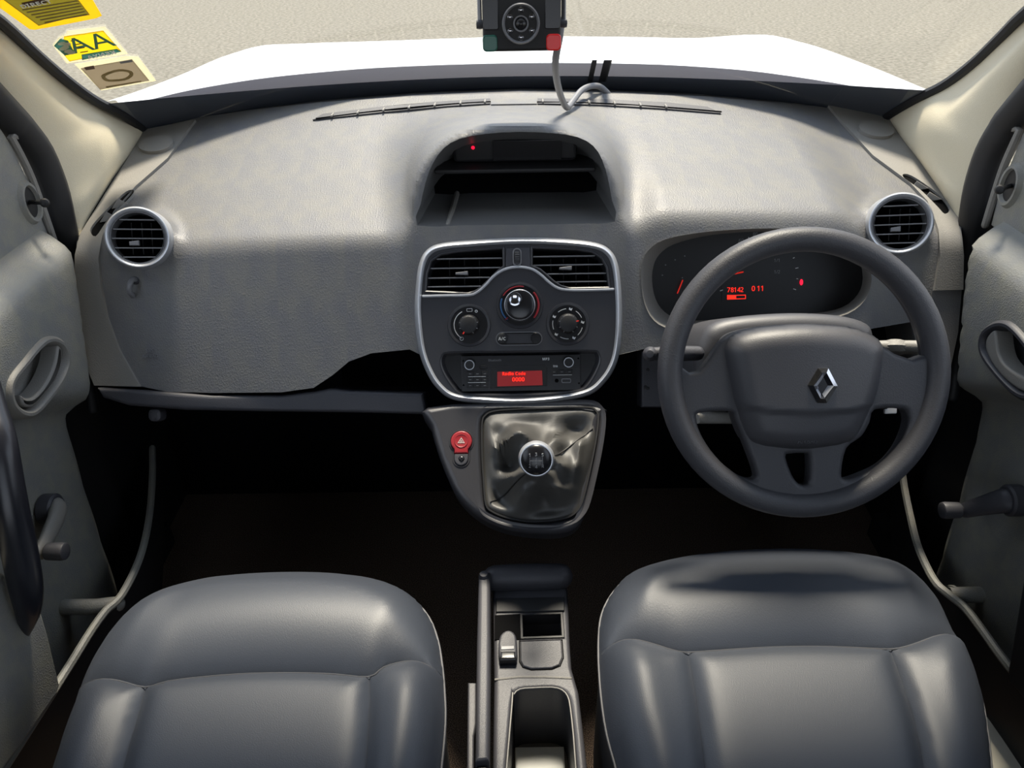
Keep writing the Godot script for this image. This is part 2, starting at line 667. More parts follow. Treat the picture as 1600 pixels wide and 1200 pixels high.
func build_dashboard() -> void:
	vents = [[far(217, 372, 1.215), Vector3(0.30, 0.42, 0.857)], [far(1405, 350, 1.215), Vector3(-0.30, 0.42, 0.857)]]
	var t := thing("dashboard", "dark grey grained dashboard spanning the cabin under the windscreen", "dashboard")
	var o := flat([225, 203, 300, 185, 400, 171, 500, 160, 640, 151, 811, 145, 980, 147, 1100, 151, 1250, 163, 1385, 181, 1450, 273, 1500, 350, 1504, 440, 1497, 520, 1480, 600, 1440, 600, 1430, 530, 1424, 503, 1365, 513, 1300, 530, 1100, 546, 1003, 546, 960, 556, 660, 556, 640, 546, 580, 552, 545, 565, 520, 586, 490, 606, 440, 613, 330, 614, 260, 612, 222, 604, 150, 602, 133, 560, 122, 500, 118, 440, 120, 375, 165, 300])
	var cl := round_loop(flat(CLUSTER), 3)
	var bn := round_loop(flat(BIN), 2)
	var b := Bag.new()
	surf(b, o, [cl, bn, flat([668, 402, 690, 388, 811, 380, 930, 386, 955, 402, 961, 470, 958, 545, 811, 550, 668, 548, 660, 470]), disc(Vector2(217, 372), 38.5), disc(Vector2(1405, 350), 38.5)], 6.0, dash_at, eye)
	skirt(b, o, dash_at, func(q): return dash_at(q) + Vector3(0, -0.015, -0.12))
	part("upper_pad", b, M.dash, t, 70)

	# end panels with a blanked speaker and a slot for the side window
	var ends := [
		[[226, 206, 307, 190, 264, 250, 214, 294, 180, 333, 163, 372, 157, 405, 160, 445, 170, 495, 188, 545, 221, 604, 150, 602, 133, 560, 123, 500, 119, 448, 120, 400, 128, 368, 165, 308, 200, 253], [247, 232, 27, 12], [152, 373, 143, 364, 152, 349, 176, 324, 199, 303, 211, 301, 206, 311, 182, 335, 167, 352], [173, 343, 191, 322]],
		[[1293, 168, 1384, 184, 1440, 258, 1498, 348, 1503, 400, 1502, 453, 1457, 454, 1466, 400, 1463, 362, 1447, 318, 1420, 289, 1362, 246, 1318, 198], [1366, 209, 28, 12], [1482, 330, 1474, 338, 1462, 326, 1436, 300, 1412, 283, 1409, 276, 1422, 278, 1450, 296, 1472, 314], [1434, 295, 1454, 312]]]
	for e in ends:
		var slot := round_loop(flat(e[2]), 3)
		b = on_dash(Bag.new(), flat(e[0]), 0.005, 9.0, [slot])
		var tr := part("end_panel", b, M.trim, t, 50)
		b = Bag.new()
		surf(b, slot, [], 6.0, lifted(0.0012), eye)
		part("demister_slot", b, M.void, tr)
		for k in [0, 2]:
			var p: Vector3 = lifted(0.004).call(Vector2(e[3][k], e[3][k + 1]))
			b = Bag.new()
			ext(b, PackedVector2Array([Vector2(-0.016, -0.008), Vector2(0.016, -0.003), Vector2(-0.004, 0.010)]), -0.012, 0.001, 0.001)
			b.move(0, frame(p, eye - p))
			part("slot_rib", b, M.trim, tr)
		var el := disc(Vector2(e[1][0], e[1][1]), e[1][2], e[1][3])
		el = Transform2D(deg_to_rad(-9.0 if e[1][0] < 800 else 9.0), Vector2.ZERO) * disc(Vector2.ZERO, e[1][2], e[1][3])
		el = Transform2D(0, Vector2(e[1][0], e[1][1])) * el
		b = on_dash(Bag.new(), el, 0.011, 6.0)
		part("speaker_cover", b, M.trim, t, 50)

	# windscreen demister: a long slot with ribs either side of a plain middle
	for a in [[489, 189, 505, 180, 600, 168, 700, 160, 766, 156, 766, 164, 700, 168, 600, 177], [840, 156, 940, 157, 1040, 162, 1105, 169, 1126, 179, 1040, 172, 940, 166, 840, 164]]:
		b = on_dash(Bag.new(), flat(a), 0.003, 8.0)
		var g := part("demister_grille", b, M.lower, t)
		var fx: Array = [520, 560, 600, 640, 680, 720, 758] if a[0] < 800 else [848, 920, 960, 1000, 1040, 1080]
		for x in fx:
			var yb := 0.0
			for k in range(10, 16, 2):      # along the lower edge of the slot
				var q0 := Vector2(a[k], a[k + 1])
				var q1 := Vector2(a[(k + 2) % 16], a[(k + 3) % 16])
				if x >= minf(q0.x, q1.x) and x <= maxf(q0.x, q1.x):
					yb = lerpf(q0.y, q1.y, (x - q0.x) / (q1.x - q0.x)) - 3.0
			if yb > 0:
				var p: Vector3 = lifted(0.004).call(Vector2(x, yb))
				part("grille_rib", box(Bag.new(), p, Vector3(0.004, 0.004, 0.02), 0.001), M.trim, g)
		b = Bag.new()
		var low: Array = []
		for k in range(8, 16, 2):
			low.append(lifted(0.0035).call(Vector2(a[k], a[k + 1] - 1.5)))
		if a[0] < 800:
			low = []
			for k in [10, 12, 14]:
				low.append(lifted(0.0035).call(Vector2(a[k], a[k + 1] - 2.0)))
			low.append(lifted(0.0035).call(Vector2(495, 188)))
		part("grille_opening", tube(b, curve(low, 5), 0.0016, 6), M.void, g)

	b = on_dash(Bag.new(), flat([767, 158, 839, 157, 839, 164, 767, 165]), 0.0025, 8.0)
	part("demister_plate", b, M.dash, t)

	# storage bin under the central hood
	b = Bag.new()
	var back := func(q: Vector2) -> Vector3: 
		var p := dash_at(q)
		return Vector3(p.x * 0.90, p.y - 0.085 * clampf((p.y - 0.79) / 0.1, 0, 1), p.z - 0.15)
	skirt(b, bn, dash_at, back)
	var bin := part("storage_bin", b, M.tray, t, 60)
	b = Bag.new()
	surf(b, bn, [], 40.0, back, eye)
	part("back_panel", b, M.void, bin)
	b = Bag.new()
	box(b, Vector3(0.0, 0.864, -1.265), Vector3(0.20, 0.040, 0.06), 0.006)
	part("display_pod", b, M.black, bin)
	b = Bag.new()
	box(b, Vector3(0.0, 0.840, -1.262), Vector3(0.255, 0.007, 0.12), 0.003)
	part("shelf", b, M.black, bin)
	b = Bag.new()
	box(b, Vector3(0.02, 0.864, -1.2335), Vector3(0.11, 0.032, 0.004), 0.001)
	part("display_window", b, M.gloss, bin)
	var q := hit(739, 231, Vector3.BACK, Vector3(0, 0, -1.233))
	b = Bag.new()
	lathe(b, [Vector2(0, 0.002), Vector2(0.0022, 0.001), Vector2(0.0028, -0.001), Vector2(0.0016, -0.003), Vector2(0, -0.003)], 12, Transform3D(Basis(), q))
	part("warning_light", b, M.lit_pink, bin, 42, "small glowing red lamp")
	b = Bag.new()
	tube(b, [hit(700, 350, Vector3.UP, Vector3(0, 0.771, 0)), hit(708, 325, Vector3.UP, Vector3(0, 0.771, 0)), hit(716, 296, Vector3.UP, Vector3(0, 0.771, 0))], [0.004, 0.005, 0.005], 8)
	part("divider_ridge", b, M.trim, bin)

	# lower parts
	var f := frame(Vector3(0, 0.574, -1.021) - Vector3(0, 0.5, 0.866) * 0.035, Vector3(0, 0.5, 0.866))
	b = ext(Bag.new(), outline(f, [150, 606, 222, 610, 330, 618, 440, 618, 495, 611, 514, 607, 545, 611, 660, 615, 667, 648, 560, 645, 400, 643, 290, 641, 200, 634, 160, 622]), -0.05, 0.0, 0.006)
	b.move(0, f)
	part("lower_trim", b, M.lower, t)
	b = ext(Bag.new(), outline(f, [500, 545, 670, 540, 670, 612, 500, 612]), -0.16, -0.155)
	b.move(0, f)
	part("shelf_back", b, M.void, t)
	b = ext(Bag.new(), outline(f, [1003, 548, 1120, 548, 1345, 540, 1352, 602, 1440, 602, 1440, 640, 1003, 637]), -0.05, -0.004, 0.004)
	b.move(0, f)
	var kp := part("knee_panel", b, M.lower, t)
	for c in [[1013, 578], [1013, 607], [1009, 605]]:
		var w := on(f, c[0], c[1])
		b = lathe(Bag.new(), [Vector2(0, 0.002), Vector2(0.0025, 0.0015), Vector2(0.003, -0.001), Vector2(0, -0.001)], 12, Transform3D(Basis(), Vector3(w.x, w.y, -0.004)))
		b.move(0, f)
		part("screw_cap", b, M.black, kp)
	b = Bag.new()
	var pk := far(245, 648, 1.27)
	box(b, Vector3.ZERO, Vector3(0.023, 0.022, 0.02), 0.006, frame(pk, Vector3(0, 0.5, 0.866)))
	part("support_peg", b, M.lower, t)
	f = frame(dash_at(Vector2(235, 552)) + Vector3(0, 0.001, 0.001), Vector3(0.05, 0.5, 0.866))
	for l in [["SRS", 0.006, 0.004], ["AIR BAG", 0.005, -0.005]]:
		words("embossed_text", l[0], l[1], M.slat, t, f * Transform3D(Basis(), Vector3(0, l[2], 0.001)), 0.0015)


# ---------------------------------------------------------------- the scene
func _ready() -> void:
	var cam := Camera3D.new()
	cam.name = "camera"
	cam.transform = Transform3D(look, eye)
	cam.fov = rad_to_deg(2.0 * atan(600.0 / F))
	cam.near = 0.02
	cam.far = 400.0
	add_child(cam)
	var sky := ProceduralSkyMaterial.new()
	sky.sky_top_color = Color(0.74, 0.80, 0.88)
	sky.sky_horizon_color = Color(0.90, 0.92, 0.95)
	sky.sky_curve = 0.25
	sky.ground_horizon_color = Color(0.74, 0.71, 0.66)
	sky.ground_bottom_color = Color(0.62, 0.60, 0.55)
	sky.sky_energy_multiplier = 0.95
	var env := Environment.new()
	env.background_mode = Environment.BG_SKY
	env.sky = Sky.new()
	env.sky.sky_material = sky
	env.tonemap_mode = Environment.TONE_MAPPER_LINEAR
	env.tonemap_exposure = 2.45
	env.sdfgi_enabled = true
	env.ssao_enabled = true
	env.ssil_enabled = true
	var we := WorldEnvironment.new()
	we.name = "world"
	we.environment = env
	add_child(we)
	var sun := DirectionalLight3D.new()
	sun.name = "sun"
	sun.light_energy = 1.2
	sun.light_color = Color(1.0, 0.96, 0.88)
	sun.light_angular_distance = 12.0
	sun.shadow_enabled = true
	sun.sky_mode = DirectionalLight3D.SKY_MODE_LIGHT_ONLY
	sun.basis = Basis.looking_at(Vector3(-0.04, -1.0, 0.50))
	add_child(sun)
	make_materials()
	build_shell()
	build_outside()
	build_dashboard()
	build_pillars()
	build_door(-1)
	build_door(1)
	build_fascia()
	build_radio()
	build_controls()
	build_round_vents()
	build_cluster()
	build_wheel()
	build_gear()
	build_seats()
	build_tunnel()
	build_glass_items()
	build_small_items()


# ---------------------------------------------------------------- body shell and what lies outside
func screen_at(x: float, t: float) -> Vector3:            # the curved windscreen; t runs up the glass in metres
	var k := (x / 0.74) * (x / 0.74)
	return Vector3(x, 0.865 - 0.045 * k + 0.574 * t, -1.68 + 0.13 * k + 0.819 * t)

func build_shell() -> void:
	var b := box(Bag.new(), Vector3(0, -0.02, -0.1), Vector3(1.64, 0.04, 2.7))
	struct("floor", b, M.carpet, "speckled brown carpet on the cabin floor", "carpet")
	b = box(Bag.new(), Vector3(0, 1.61, 0.13), Vector3(1.68, 0.05, 2.3), 0.01)
	struct("ceiling", b, M.roof, "pale roof lining over the seats", "ceiling")
	b = box(Bag.new(), Vector3(0, 1.445, -0.965), Vector3(1.52, 0.29, 0.09), 0.02)
	struct("trim_3", b, M.roof, "unseen header block added low over the windscreen to shade the seats", "header trim")  # out of view; added low and forward to keep sun off the seats
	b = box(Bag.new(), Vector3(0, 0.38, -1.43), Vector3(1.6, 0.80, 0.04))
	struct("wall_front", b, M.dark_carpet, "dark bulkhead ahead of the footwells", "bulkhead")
	b = box(Bag.new(), Vector3(0, 0.05, 1.24), Vector3(1.68, 1.1, 0.04))
	box(b, Vector3(-0.75, 1.1, 1.24), Vector3(0.18, 1.0, 0.04))
	box(b, Vector3(0.75, 1.1, 1.24), Vector3(0.18, 1.0, 0.04))
	struct("wall_back", b, M.roof, "pale rear wall of the cabin with a window opening", "wall")
	for s in [-1, 1]:
		b = box(Bag.new(), Vector3(s * 0.82, 0.79, 0.68), Vector3(0.04, 1.58, 1.1))
		box(b, Vector3(s * 0.82, 0.38, -1.20), Vector3(0.04, 0.80, 0.50))
		box(b, Vector3(s * 0.80, 0.02, -0.5), Vector3(0.06, 0.08, 1.5))
		struct("wall_left" if s < 0 else "wall_right", b, M.rubber, "dark body side behind the %s door" % ["left", "right"][(s + 1) / 2], "wall")

func build_outside() -> void:
	var b := Bag.new()
	b.quad(Vector3(-120, -0.5, 120), Vector3(120, -0.5, 120), Vector3(120, -0.5, -120), Vector3(-120, -0.5, -120))
	struct("ground", b, M.ground, "sunlit beige speckled paving ahead of the car", "ground")

	# bonnet
	var rear := [185, 161, 240, 147, 300, 134, 400, 117, 500, 106, 620, 97, 811, 91, 1000, 93, 1120, 100, 1200, 108, 1300, 124, 1380, 138, 1436, 149]
	var ridge := [168, 162, 225, 142, 285, 118, 370, 82, 450, 75, 600, 70, 811, 63, 1000, 64, 1100, 66, 1190, 61, 1250, 66, 1340, 98, 1446, 143]
	var lines := [[], [], [], [], [], []]
	for i in 13:
		var s := (i - 6) / 6.0
		var p := hit(rear[i * 2], rear[i * 2 + 1], Vector3.BACK, Vector3(0, 0, -1.80 + 0.16 * s * s))
		var q := hit(ridge[i * 2], ridge[i * 2 + 1], Vector3.BACK, Vector3(0, 0, -2.25 + 0.36 * s * s))
		lines[0].append(p + Vector3(0, -0.04, 0.01))
		lines[1].append(p)
		lines[2].append(p.lerp(q, 0.5) + Vector3(0, 0.006, 0))
		lines[3].append(q)
		lines[4].append(q + Vector3(0, -0.07, -0.28))
		lines[5].append(q + Vector3(0, -0.45, -0.42))
	for k in 6:
		lines[k] = curve(lines[k], 4)
	b = Bag.new()
	sheet(b, 48, 30, func(u, v):
		var col := []
		for k in 6:
			col.append(lines[k][roundi(u * 48)])
		var w: float = v * 5.0
		var k := mini(int(w), 4)
		return spline(col[maxi(k - 1, 0)], col[k], col[k + 1], col[mini(k + 2, 5)], w - k), Vector3(0, 5, -1))
	var t := thing("car_hood", "glossy white car bonnet beyond the windscreen", "car hood")
	part("hood_panel", b, M.paint, t, 60)

	# cowl
	b = Bag.new()
	sheet(b, 40, 8, func(u, v):
		var x: float = lerpf(-0.86, 0.86, u)
		var k := (x / 0.74) * (x / 0.74)
		var i := clampf(u * 48, 0, 47.99)
		var e: Vector3 = (lines[1][int(i)] as Vector3).lerp(lines[1][int(i) + 1], i - int(i)) + Vector3(0, -0.004, 0.0)
		var a := Vector3(e.x, 0.835 - 0.045 * k, -1.66 + 0.13 * k)
		return a.lerp(e, v) + Vector3(0, 0.012 * sin(PI * v), 0), Vector3(0, 5, 0))
	t = thing("cowl_panel", "dark grey plastic cowl strip between bonnet and windscreen", "cowl panel")
	part("cowl", b, M.cowl, t, 60)
	# windscreen
	t = thing("windscreen", "wide raked windscreen with a black band along its foot", "windscreen")
	b = Bag.new()
	sheet(b, 32, 16, func(u, v): return screen_at(lerpf(-0.78, 0.78, u), lerpf(0.0, 0.82, v)), eye)
	part("glass_pane", b, M.glass, t, 60)
	b = Bag.new()
	sheet(b, 48, 4, func(u, v):
		var x: float = lerpf(-0.80, 0.80, u)
		var top: float = 0.050 + 0.085 * pow(absf(x) / 0.74, 2.2)
		return screen_at(x, lerpf(-0.14, top, v)) + Vector3(0, 0.002, 0.002), eye)
	part("frit_band", b, M.frit, t, 60)
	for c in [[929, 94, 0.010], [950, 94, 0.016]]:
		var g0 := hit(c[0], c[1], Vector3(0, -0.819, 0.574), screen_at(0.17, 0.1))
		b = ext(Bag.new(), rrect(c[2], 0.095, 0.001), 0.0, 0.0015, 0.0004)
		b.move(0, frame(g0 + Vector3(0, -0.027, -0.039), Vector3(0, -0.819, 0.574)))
		part("dark_strip", b, M.black, t)  # dark bars added on the glass for upright marks of unknown cause
	for s in [-1, 1]:
		var a: Array = [0, 33, 60, 88, 110, 130, 150, 158, 190, 178, 225, 203] if s < 0 else [1600, 22, 1560, 62, 1520, 100, 1475, 133, 1430, 155, 1386, 181]
		var pts := []
		for i in range(0, 12, 2):
			pts.append(hit(a[i], a[i + 1], Vector3(s * -0.32, -0.82, 0.57), screen_at(s * 0.73, 0.2)))
		for q in [0.50, 0.65, 0.80]:
			pts.push_front(screen_at(s * 0.735, q))
		part("edge_seal", tube(Bag.new(), curve(pts, 4), 0.009, 8), M.rubber, t)


# ---------------------------------------------------------------- windscreen pillars, door seals, doors
func build_pillars() -> void:
	for s in [-1, 1]:
		var a: Array = [-60, -15, 20, 60, 80, 114, 130, 153, 180, 182, 226, 206, 180, 274, 145, 330, 121, 373] if s < 0 else [1650, -30, 1580, 46, 1520, 102, 1478, 133, 1430, 158, 1385, 182, 1432, 246, 1475, 308, 1503, 356]
		var o: Array = [-80, 75, 0, 150, 30, 180, 56, 214, 76, 250, 92, 288, 103, 320, 112, 348, 120, 377] if s < 0 else [1680, 40, 1600, 130, 1572, 165, 1548, 205, 1534, 245, 1523, 282, 1515, 312, 1509, 338, 1504, 360]
		var ra := []
		var rb := []
		for i in 9:
			var p: Vector3
			if i < 5:
				p = hit(a[i * 2], a[i * 2 + 1], Vector3(s * -0.32, -0.82, 0.57), screen_at(s * 0.73, 0.2))
			else:
				p = dash_at(Vector2(a[i * 2] + s * -3, a[i * 2 + 1])) + Vector3(0, -0.004, 0)
				p = hit(a[i * 2], a[i * 2 + 1], Vector3(0, 0, 1), p)
			ra.append(p)
			rb.append(hit(o[i * 2], o[i * 2 + 1], Vector3.RIGHT, Vector3(s * 0.745, 0, 0)))
		ra[0] = screen_at(s * 0.735, 0.52)
		ra.push_front(screen_at(s * 0.735, 0.82))
		rb[0] = Vector3(s * 0.742, 1.13, -1.05)
		rb.push_front(Vector3(s * 0.735, 1.40, -0.80))
		ra = curve(ra, 4)
		rb = curve(rb, 4)
		var b := Bag.new()
		sheet(b, 36, 16, func(u0, v):
			var i := roundi(u0 * 36)
			var u: float = (i - 4) / 32.0
			var fade := clampf((1.0 - u) * 4.0, 0, 1)
			var groove := smoothstep(0.28, 0.40, v) * (1.0 if u < 0.40 else clampf(1.0 - (u - 0.40) / 0.10, 0, 1))
			var push := (0.020 * sin(PI * v) - 0.010 * (1.0 - groove) * sin(PI * v * 1.2) * (1.0 if u < 0.40 else clampf(1.0 - (u - 0.40) / 0.10, 0, 1))) * fade
			var p: Vector3 = ra[i].lerp(rb[i], v)
			return p + (Vector3(-s * 0.7, 0.1, 0.7)) * push, eye)
		struct("trim_1" if s < 0 else "trim_2", b, M.beige, "beige plastic trim of the %s windscreen pillar" % ("left" if s < 0 else "right"), "pillar trim", 60)
		var c: Array = [-40, 120, 0, 172, 30, 205, 56, 240, 77, 290, 92, 340, 106, 385, 119, 430, 124, 500, 134, 570, 146, 640] if s < 0 else [1640, 115, 1600, 168, 1572, 205, 1552, 240, 1538, 280, 1526, 325, 1515, 372, 1508, 430, 1502, 500, 1495, 560, 1488, 620]
		var pts := []
		for i in 11:
			pts.append(hit(c[i * 2], c[i * 2 + 1], Vector3.RIGHT, Vector3(s * 0.752, 0, 0)))
		pts[0] = Vector3(s * 0.748, 1.13, -1.02)
		pts.push_front(Vector3(s * 0.738, 1.42, -0.76))
		pts = curve(pts, 3)
		var rad := []
		for i in pts.size():
			rad.append(lerpf(0.027, 0.010, smoothstep(0.45, 0.85, float(i) / (pts.size() - 1))))
		var t := thing("door_seal", "black rubber door seal down the %s door opening beside the beige pillar" % ("left" if s < 0 else "right"), "door seal", Transform3D(), "door seals")
		part("seal_strip", tube(Bag.new(), pts, rad, 10), M.rubber, t)

func build_door(s: int) -> void:
	var left := s < 0
	var n := Vector3(-s, 0, 0)
	var d := frame(Vector3(s * 0.70, 0, 0), n, Vector3(0, 0, s))
	var t := thing("door_card", "grey plastic left door with a long black pull handle near the passenger seat" if left else "grey plastic right door beside the steering wheel with its winder crank sideways", "car door", Transform3D(), "front doors")
	# moulded panel, drawn as a section carried along the door
	var prof := [[-0.088, 0.80], [-0.075, 0.797], [-0.055, 0.780], [-0.012, 0.755], [-0.003, 0.747], [0.001, 0.735], [0.005, 0.70], [0.007, 0.62], [0.005, 0.548], [-0.003, 0.527], [-0.026, 0.512], [-0.042, 0.497], [-0.048, 0.45], [-0.052, 0.30], [-0.052, 0.05]]
	var ed: Array = [118, 392, 121, 440, 130, 520, 140, 585, 148, 640] if left else [1512, 378, 1507, 440, 1501, 520, 1495, 580, 1489, 622]
	var ey := []
	for i in 5:
		ey.append(hit(ed[i * 2], ed[i * 2 + 1], Vector3.RIGHT, Vector3(s * 0.70, 0, 0)))
	var front := func(y: float) -> float:
		for i in 4:
			if y > ey[i + 1].y:
				return lerpf(ey[i].z, ey[i + 1].z, clampf((ey[i].y - y) / (ey[i].y - ey[i + 1].y), -1, 1))
		return ey[4].z + (ey[4].y - y) * 0.1
	var sec := []
	for p in prof:
		sec.append(Vector3(p[0], p[1], 0))
	sec = curve(sec, 4)
	var along := func(q: Vector2) -> float: return q.x * s
	var skin := func(q: Vector2) -> Vector3:
		var off: float = sec[-1].x
		var sh := 0.6 * clampf(q.x * s + 1.04, 0, 0.17)
		var yy := q.y - sh * clampf((0.735 - q.y) / 0.11, 0, 1)
		for i in sec.size() - 1:
			if yy >= sec[i + 1].y:
				off = lerpf(sec[i].x, sec[i + 1].x, clampf((sec[i].y - yy) / (sec[i].y - sec[i + 1].y), 0, 1))
				break
		var e := clampf((q.x * s - front.call(q.y)) / 0.016, 0, 1)
		return Vector3(s * (0.70 - off + 0.016 * (1.0 - sqrt(1.0 - (1.0 - e) * (1.0 - e)))), q.y, q.x * s)
	var po := PackedVector2Array()
	for i in 40:
		var y := lerpf(0.80, 0.05, i / 39.0)
		po.append(Vector2(s * front.call(y), y))
	po.append(Vector2(s * 0.06, 0.05))
	po.append(Vector2(s * 0.06, 0.80))
	var f := frame(Vector3(s * 0.693, 0, 0), n, Vector3(0, 0, s))
	var ho: Array = [11, 608, 17, 588, 36, 564, 56, 540, 70, 529, 85, 528, 99, 538, 106, 558, 104, 578, 93, 602, 74, 627, 58, 645, 44, 652, 28, 648, 15, 632] if left else [1534, 530, 1541, 515, 1558, 504, 1576, 504, 1592, 516, 1612, 540, 1630, 566, 1636, 588, 1632, 610, 1618, 622, 1602, 624, 1584, 614, 1562, 592, 1542, 566, 1534, 548]
	var oo := ccw(outline(f, ho, 4))
	var b := Bag.new()
	surf(b, po, [inset(oo, 0.004)], 0.012, skin, Vector3(0, 0.6, 0))
	skirt(b, po, skin, func(q): return Vector3(s * 0.778, q.y, q.x * s - 0.004))
	part("door_panel", b, M.door, t, 50)
	b = box(Bag.new(), Vector3(s * 0.79, 0.42, -0.54), Vector3(0.02, 0.76, 1.2), 0.004)
	part("outer_skin", b, M.rubber, t)

	# mirror corner with its adjuster stick, and the window frame beside it
	var w := frame(Vector3(s * 0.748, 0, 0), n, Vector3(0, 0, s))
	var tri: Array = [-10, 182, 20, 228, 45, 282, 62, 330, 84, 384, 60, 402, 30, 410, -40, 422, -60, 300] if left else [1612, 170, 1597, 208, 1575, 262, 1560, 300, 1547, 352, 1570, 372, 1600, 382, 1640, 388, 1660, 290]
	b = ext(Bag.new(), outline(w, tri), -0.02, 0.0, 0.004)
	b.move(0, w)
	var mp := part("mirror_panel", b, M.door, t)
	var ax: Array = [46, 316, 70, 317] if left else [1580, 290, 1562, 296]
	var c := on(w, ax[0], ax[1])
	b = rim(Bag.new(), disc(c, 0.022, 0.030), [Vector2(-0.006, -0.002), Vector2(0, 0.006), Vector2(0.004, 0.006), Vector2(0.007, -0.001)])
	b.move(0, w)
	part("adjuster_rim", b, M.door, mp)
	b = ext(Bag.new(), disc(c, 0.016, 0.024), 0.0, 0.0012)
	b.move(0, w)
	part("adjuster_boot", b, M.black, mp)
	var e := hit(ax[2], ax[3], Vector3.RIGHT, Vector3(s * 0.712, 0, 0))
	var h: Vector3 = w * Vector3(c.x, c.y, 0)
	b = tube(Bag.new(), [h, h.lerp(e, 0.5), e], 0.0034, 8)
	lathe(b, [Vector2(0, 0.007), Vector2(0.005, 0.005), Vector2(0.007, 0), Vector2(0.005, -0.005), Vector2(0, -0.007)], 14, frame(e, eye - e))
	part("adjuster_stick", b, M.black, mp)
	var st: Array = [-12, 176, 14, 214, 42, 268, 62, 320, 84, 384] if left else [1614, 160, 1596, 204, 1572, 258, 1556, 306, 1542, 352]
	var fr := line3(w, st, 0.003)
	fr.push_front(w.affine_inverse() * Vector3(s * 0.742, 1.42, -0.72))
	b = tube(Bag.new(), curve(fr, 4), 0.0055, 8)
	b.move(0, w)
	part("window_frame", b, M.trim, t)
	b = Bag.new()
	b.quad(Vector3(s * 0.778, 0.79, 0.08), Vector3(s * 0.778, 0.79, -0.98), Vector3(s * 0.735, 1.53, -0.72), Vector3(s * 0.735, 1.55, 0.08))
	b.facing(0, eye)
	part("window_glass", b, M.glass, t)

	# inner release: an oval bowl in a raised frame, with the lever across it
	b = rim(Bag.new(), oo, [Vector2(-0.003, -0.012), Vector2(-0.002, 0.002), Vector2(0.002, 0.006), Vector2(0.006, 0.006), Vector2(0.009, 0.003), Vector2(0.012, -0.006), Vector2(0.006, -0.012)])
	b.move(0, f)
	part("handle_frame", b, M.trim if left else M.lower, t)
	var io := inset(oo, 0.010)
	var ctr := Vector2.ZERO
	for p in io:
		ctr += p / io.size()
	b = Bag.new()
	surf(b, io, [], 0.004, func(q: Vector2):
		var k := clampf(to_edge(q, io) / 0.020, 0, 1)
		return Vector3(q.x, q.y, -0.003 - 0.030 * sqrt(1.0 - (1.0 - k) * (1.0 - k))), Vector3(ctr.x, ctr.y, 1))
	b.move(0, f)
	var hb := part("handle_bowl", b, M.trim if left else M.lower, t)
	var lo: Array = [86, 541, 92, 546, 92, 568, 84, 592, 70, 612, 52, 632, 40, 637, 30, 632, 28, 618, 36, 622, 48, 620, 62, 606, 74, 586, 82, 564] if left else [1555, 517, 1560, 520, 1564, 548, 1572, 566, 1588, 580, 1606, 590, 1616, 604, 1608, 612, 1592, 606, 1568, 586, 1550, 560, 1544, 540, 1547, 526]
	b = ext(Bag.new(), outline(f, lo, 3), -0.020, 0.005, 0.004)
	b.move(0, f)
	part("release_lever", b, M.trim, hb)

	# window winder
	var cr := frame(Vector3(s * 0.735, 0, 0), n, Vector3(0, 0, s))
	var ca: Array = [95, 795, 64, 862, 84, 861] if left else [1566, 782, 1508, 797, 1482, 798]
	var p0 := hit(ca[0], ca[1], Vector3.RIGHT, Vector3(s * 0.722, 0, 0))
	var p1 := hit(ca[2], ca[3], Vector3.RIGHT, Vector3(s * 0.700, 0, 0))
	var p2 := hit(ca[4], ca[5], Vector3.RIGHT, Vector3(s * 0.662, 0, 0))
	var arm := part("winder_arm", tube(Bag.new(), [p0 + Vector3(s * 0.004, 0, 0), p0.lerp(p1, 0.3), p0.lerp(p1, 0.7), p1], [0.019, 0.0165, 0.014, 0.0125], 14, 0.62, n), M.trim if left else M.lower, t)
	var kn := frame(p1, n, Vector3(0, 0, s))
	b = lathe(Bag.new(), [Vector2(0, -0.004), Vector2(0.008, -0.004), Vector2(0.008, 0.006), Vector2(0.0125, 0.010), Vector2(0.0135, 0.030), Vector2(0.0125, 0.036), Vector2(0.010, 0.0375), Vector2(0, 0.0375)], 24, kn)
	part("winder_knob", b, M.lower, arm)
	b = lathe(Bag.new(), [Vector2(0, -0.012), Vector2(0.024, -0.012), Vector2(0.024, 0.006), Vector2(0.021, 0.009), Vector2(0, 0.009)], 24, frame(p0 + Vector3(s * 0.014, 0, 0), n))
	part("winder_base", b, M.lower, arm)

	# door pocket: a thin wall with a light upper lip, a divider, and the closed rear end of the panel
	var lp: Array = [238, 700, 238, 745, 234, 800, 225, 850, 212, 888, 195, 922, 182, 940, 165, 955, 143, 985, 115, 1030, 82, 1082, 45, 1140, 14, 1188, -30, 1255] if left else [1408, 720, 1413, 760, 1422, 805, 1433, 850, 1448, 886, 1464, 913, 1484, 930, 1508, 950, 1535, 985, 1560, 1020, 1585, 1052, 1610, 1085, 1650, 1140, 1690, 1195]
	var lip := []
	for i in range(0, lp.size(), 2):
		lip.append(hit(lp[i], lp[i + 1], Vector3.UP, Vector3(0, 0.25, 0)))
	lip = curve(lip, 4)
	var pw := tube(Bag.new(), lip, 0.0065, 8)
	var pk := part("pocket_lip", pw, M.door, t)
	b = Bag.new()
	for k in 2:
		var dx := s * (0.0 if k == 0 else 0.006)
		sheet(b, lip.size() - 1, 6, func(u, v):
			var p: Vector3 = lip[roundi(u * (lip.size() - 1))]
			return Vector3(p.x + dx + s * 0.03 * v * v, lerpf(p.y, 0.05, v), p.z), Vector3(0 if k == 0 else s * 3, 0.3, -0.6))
	part("pocket_wall", b, M.rubber, t, 60)
	var dv: Array = [184, 944, 128, 946] if left else [1488, 926, 1528, 922]
	var g0 := hit(dv[0], dv[1], Vector3.UP, Vector3(0, 0.235, 0))
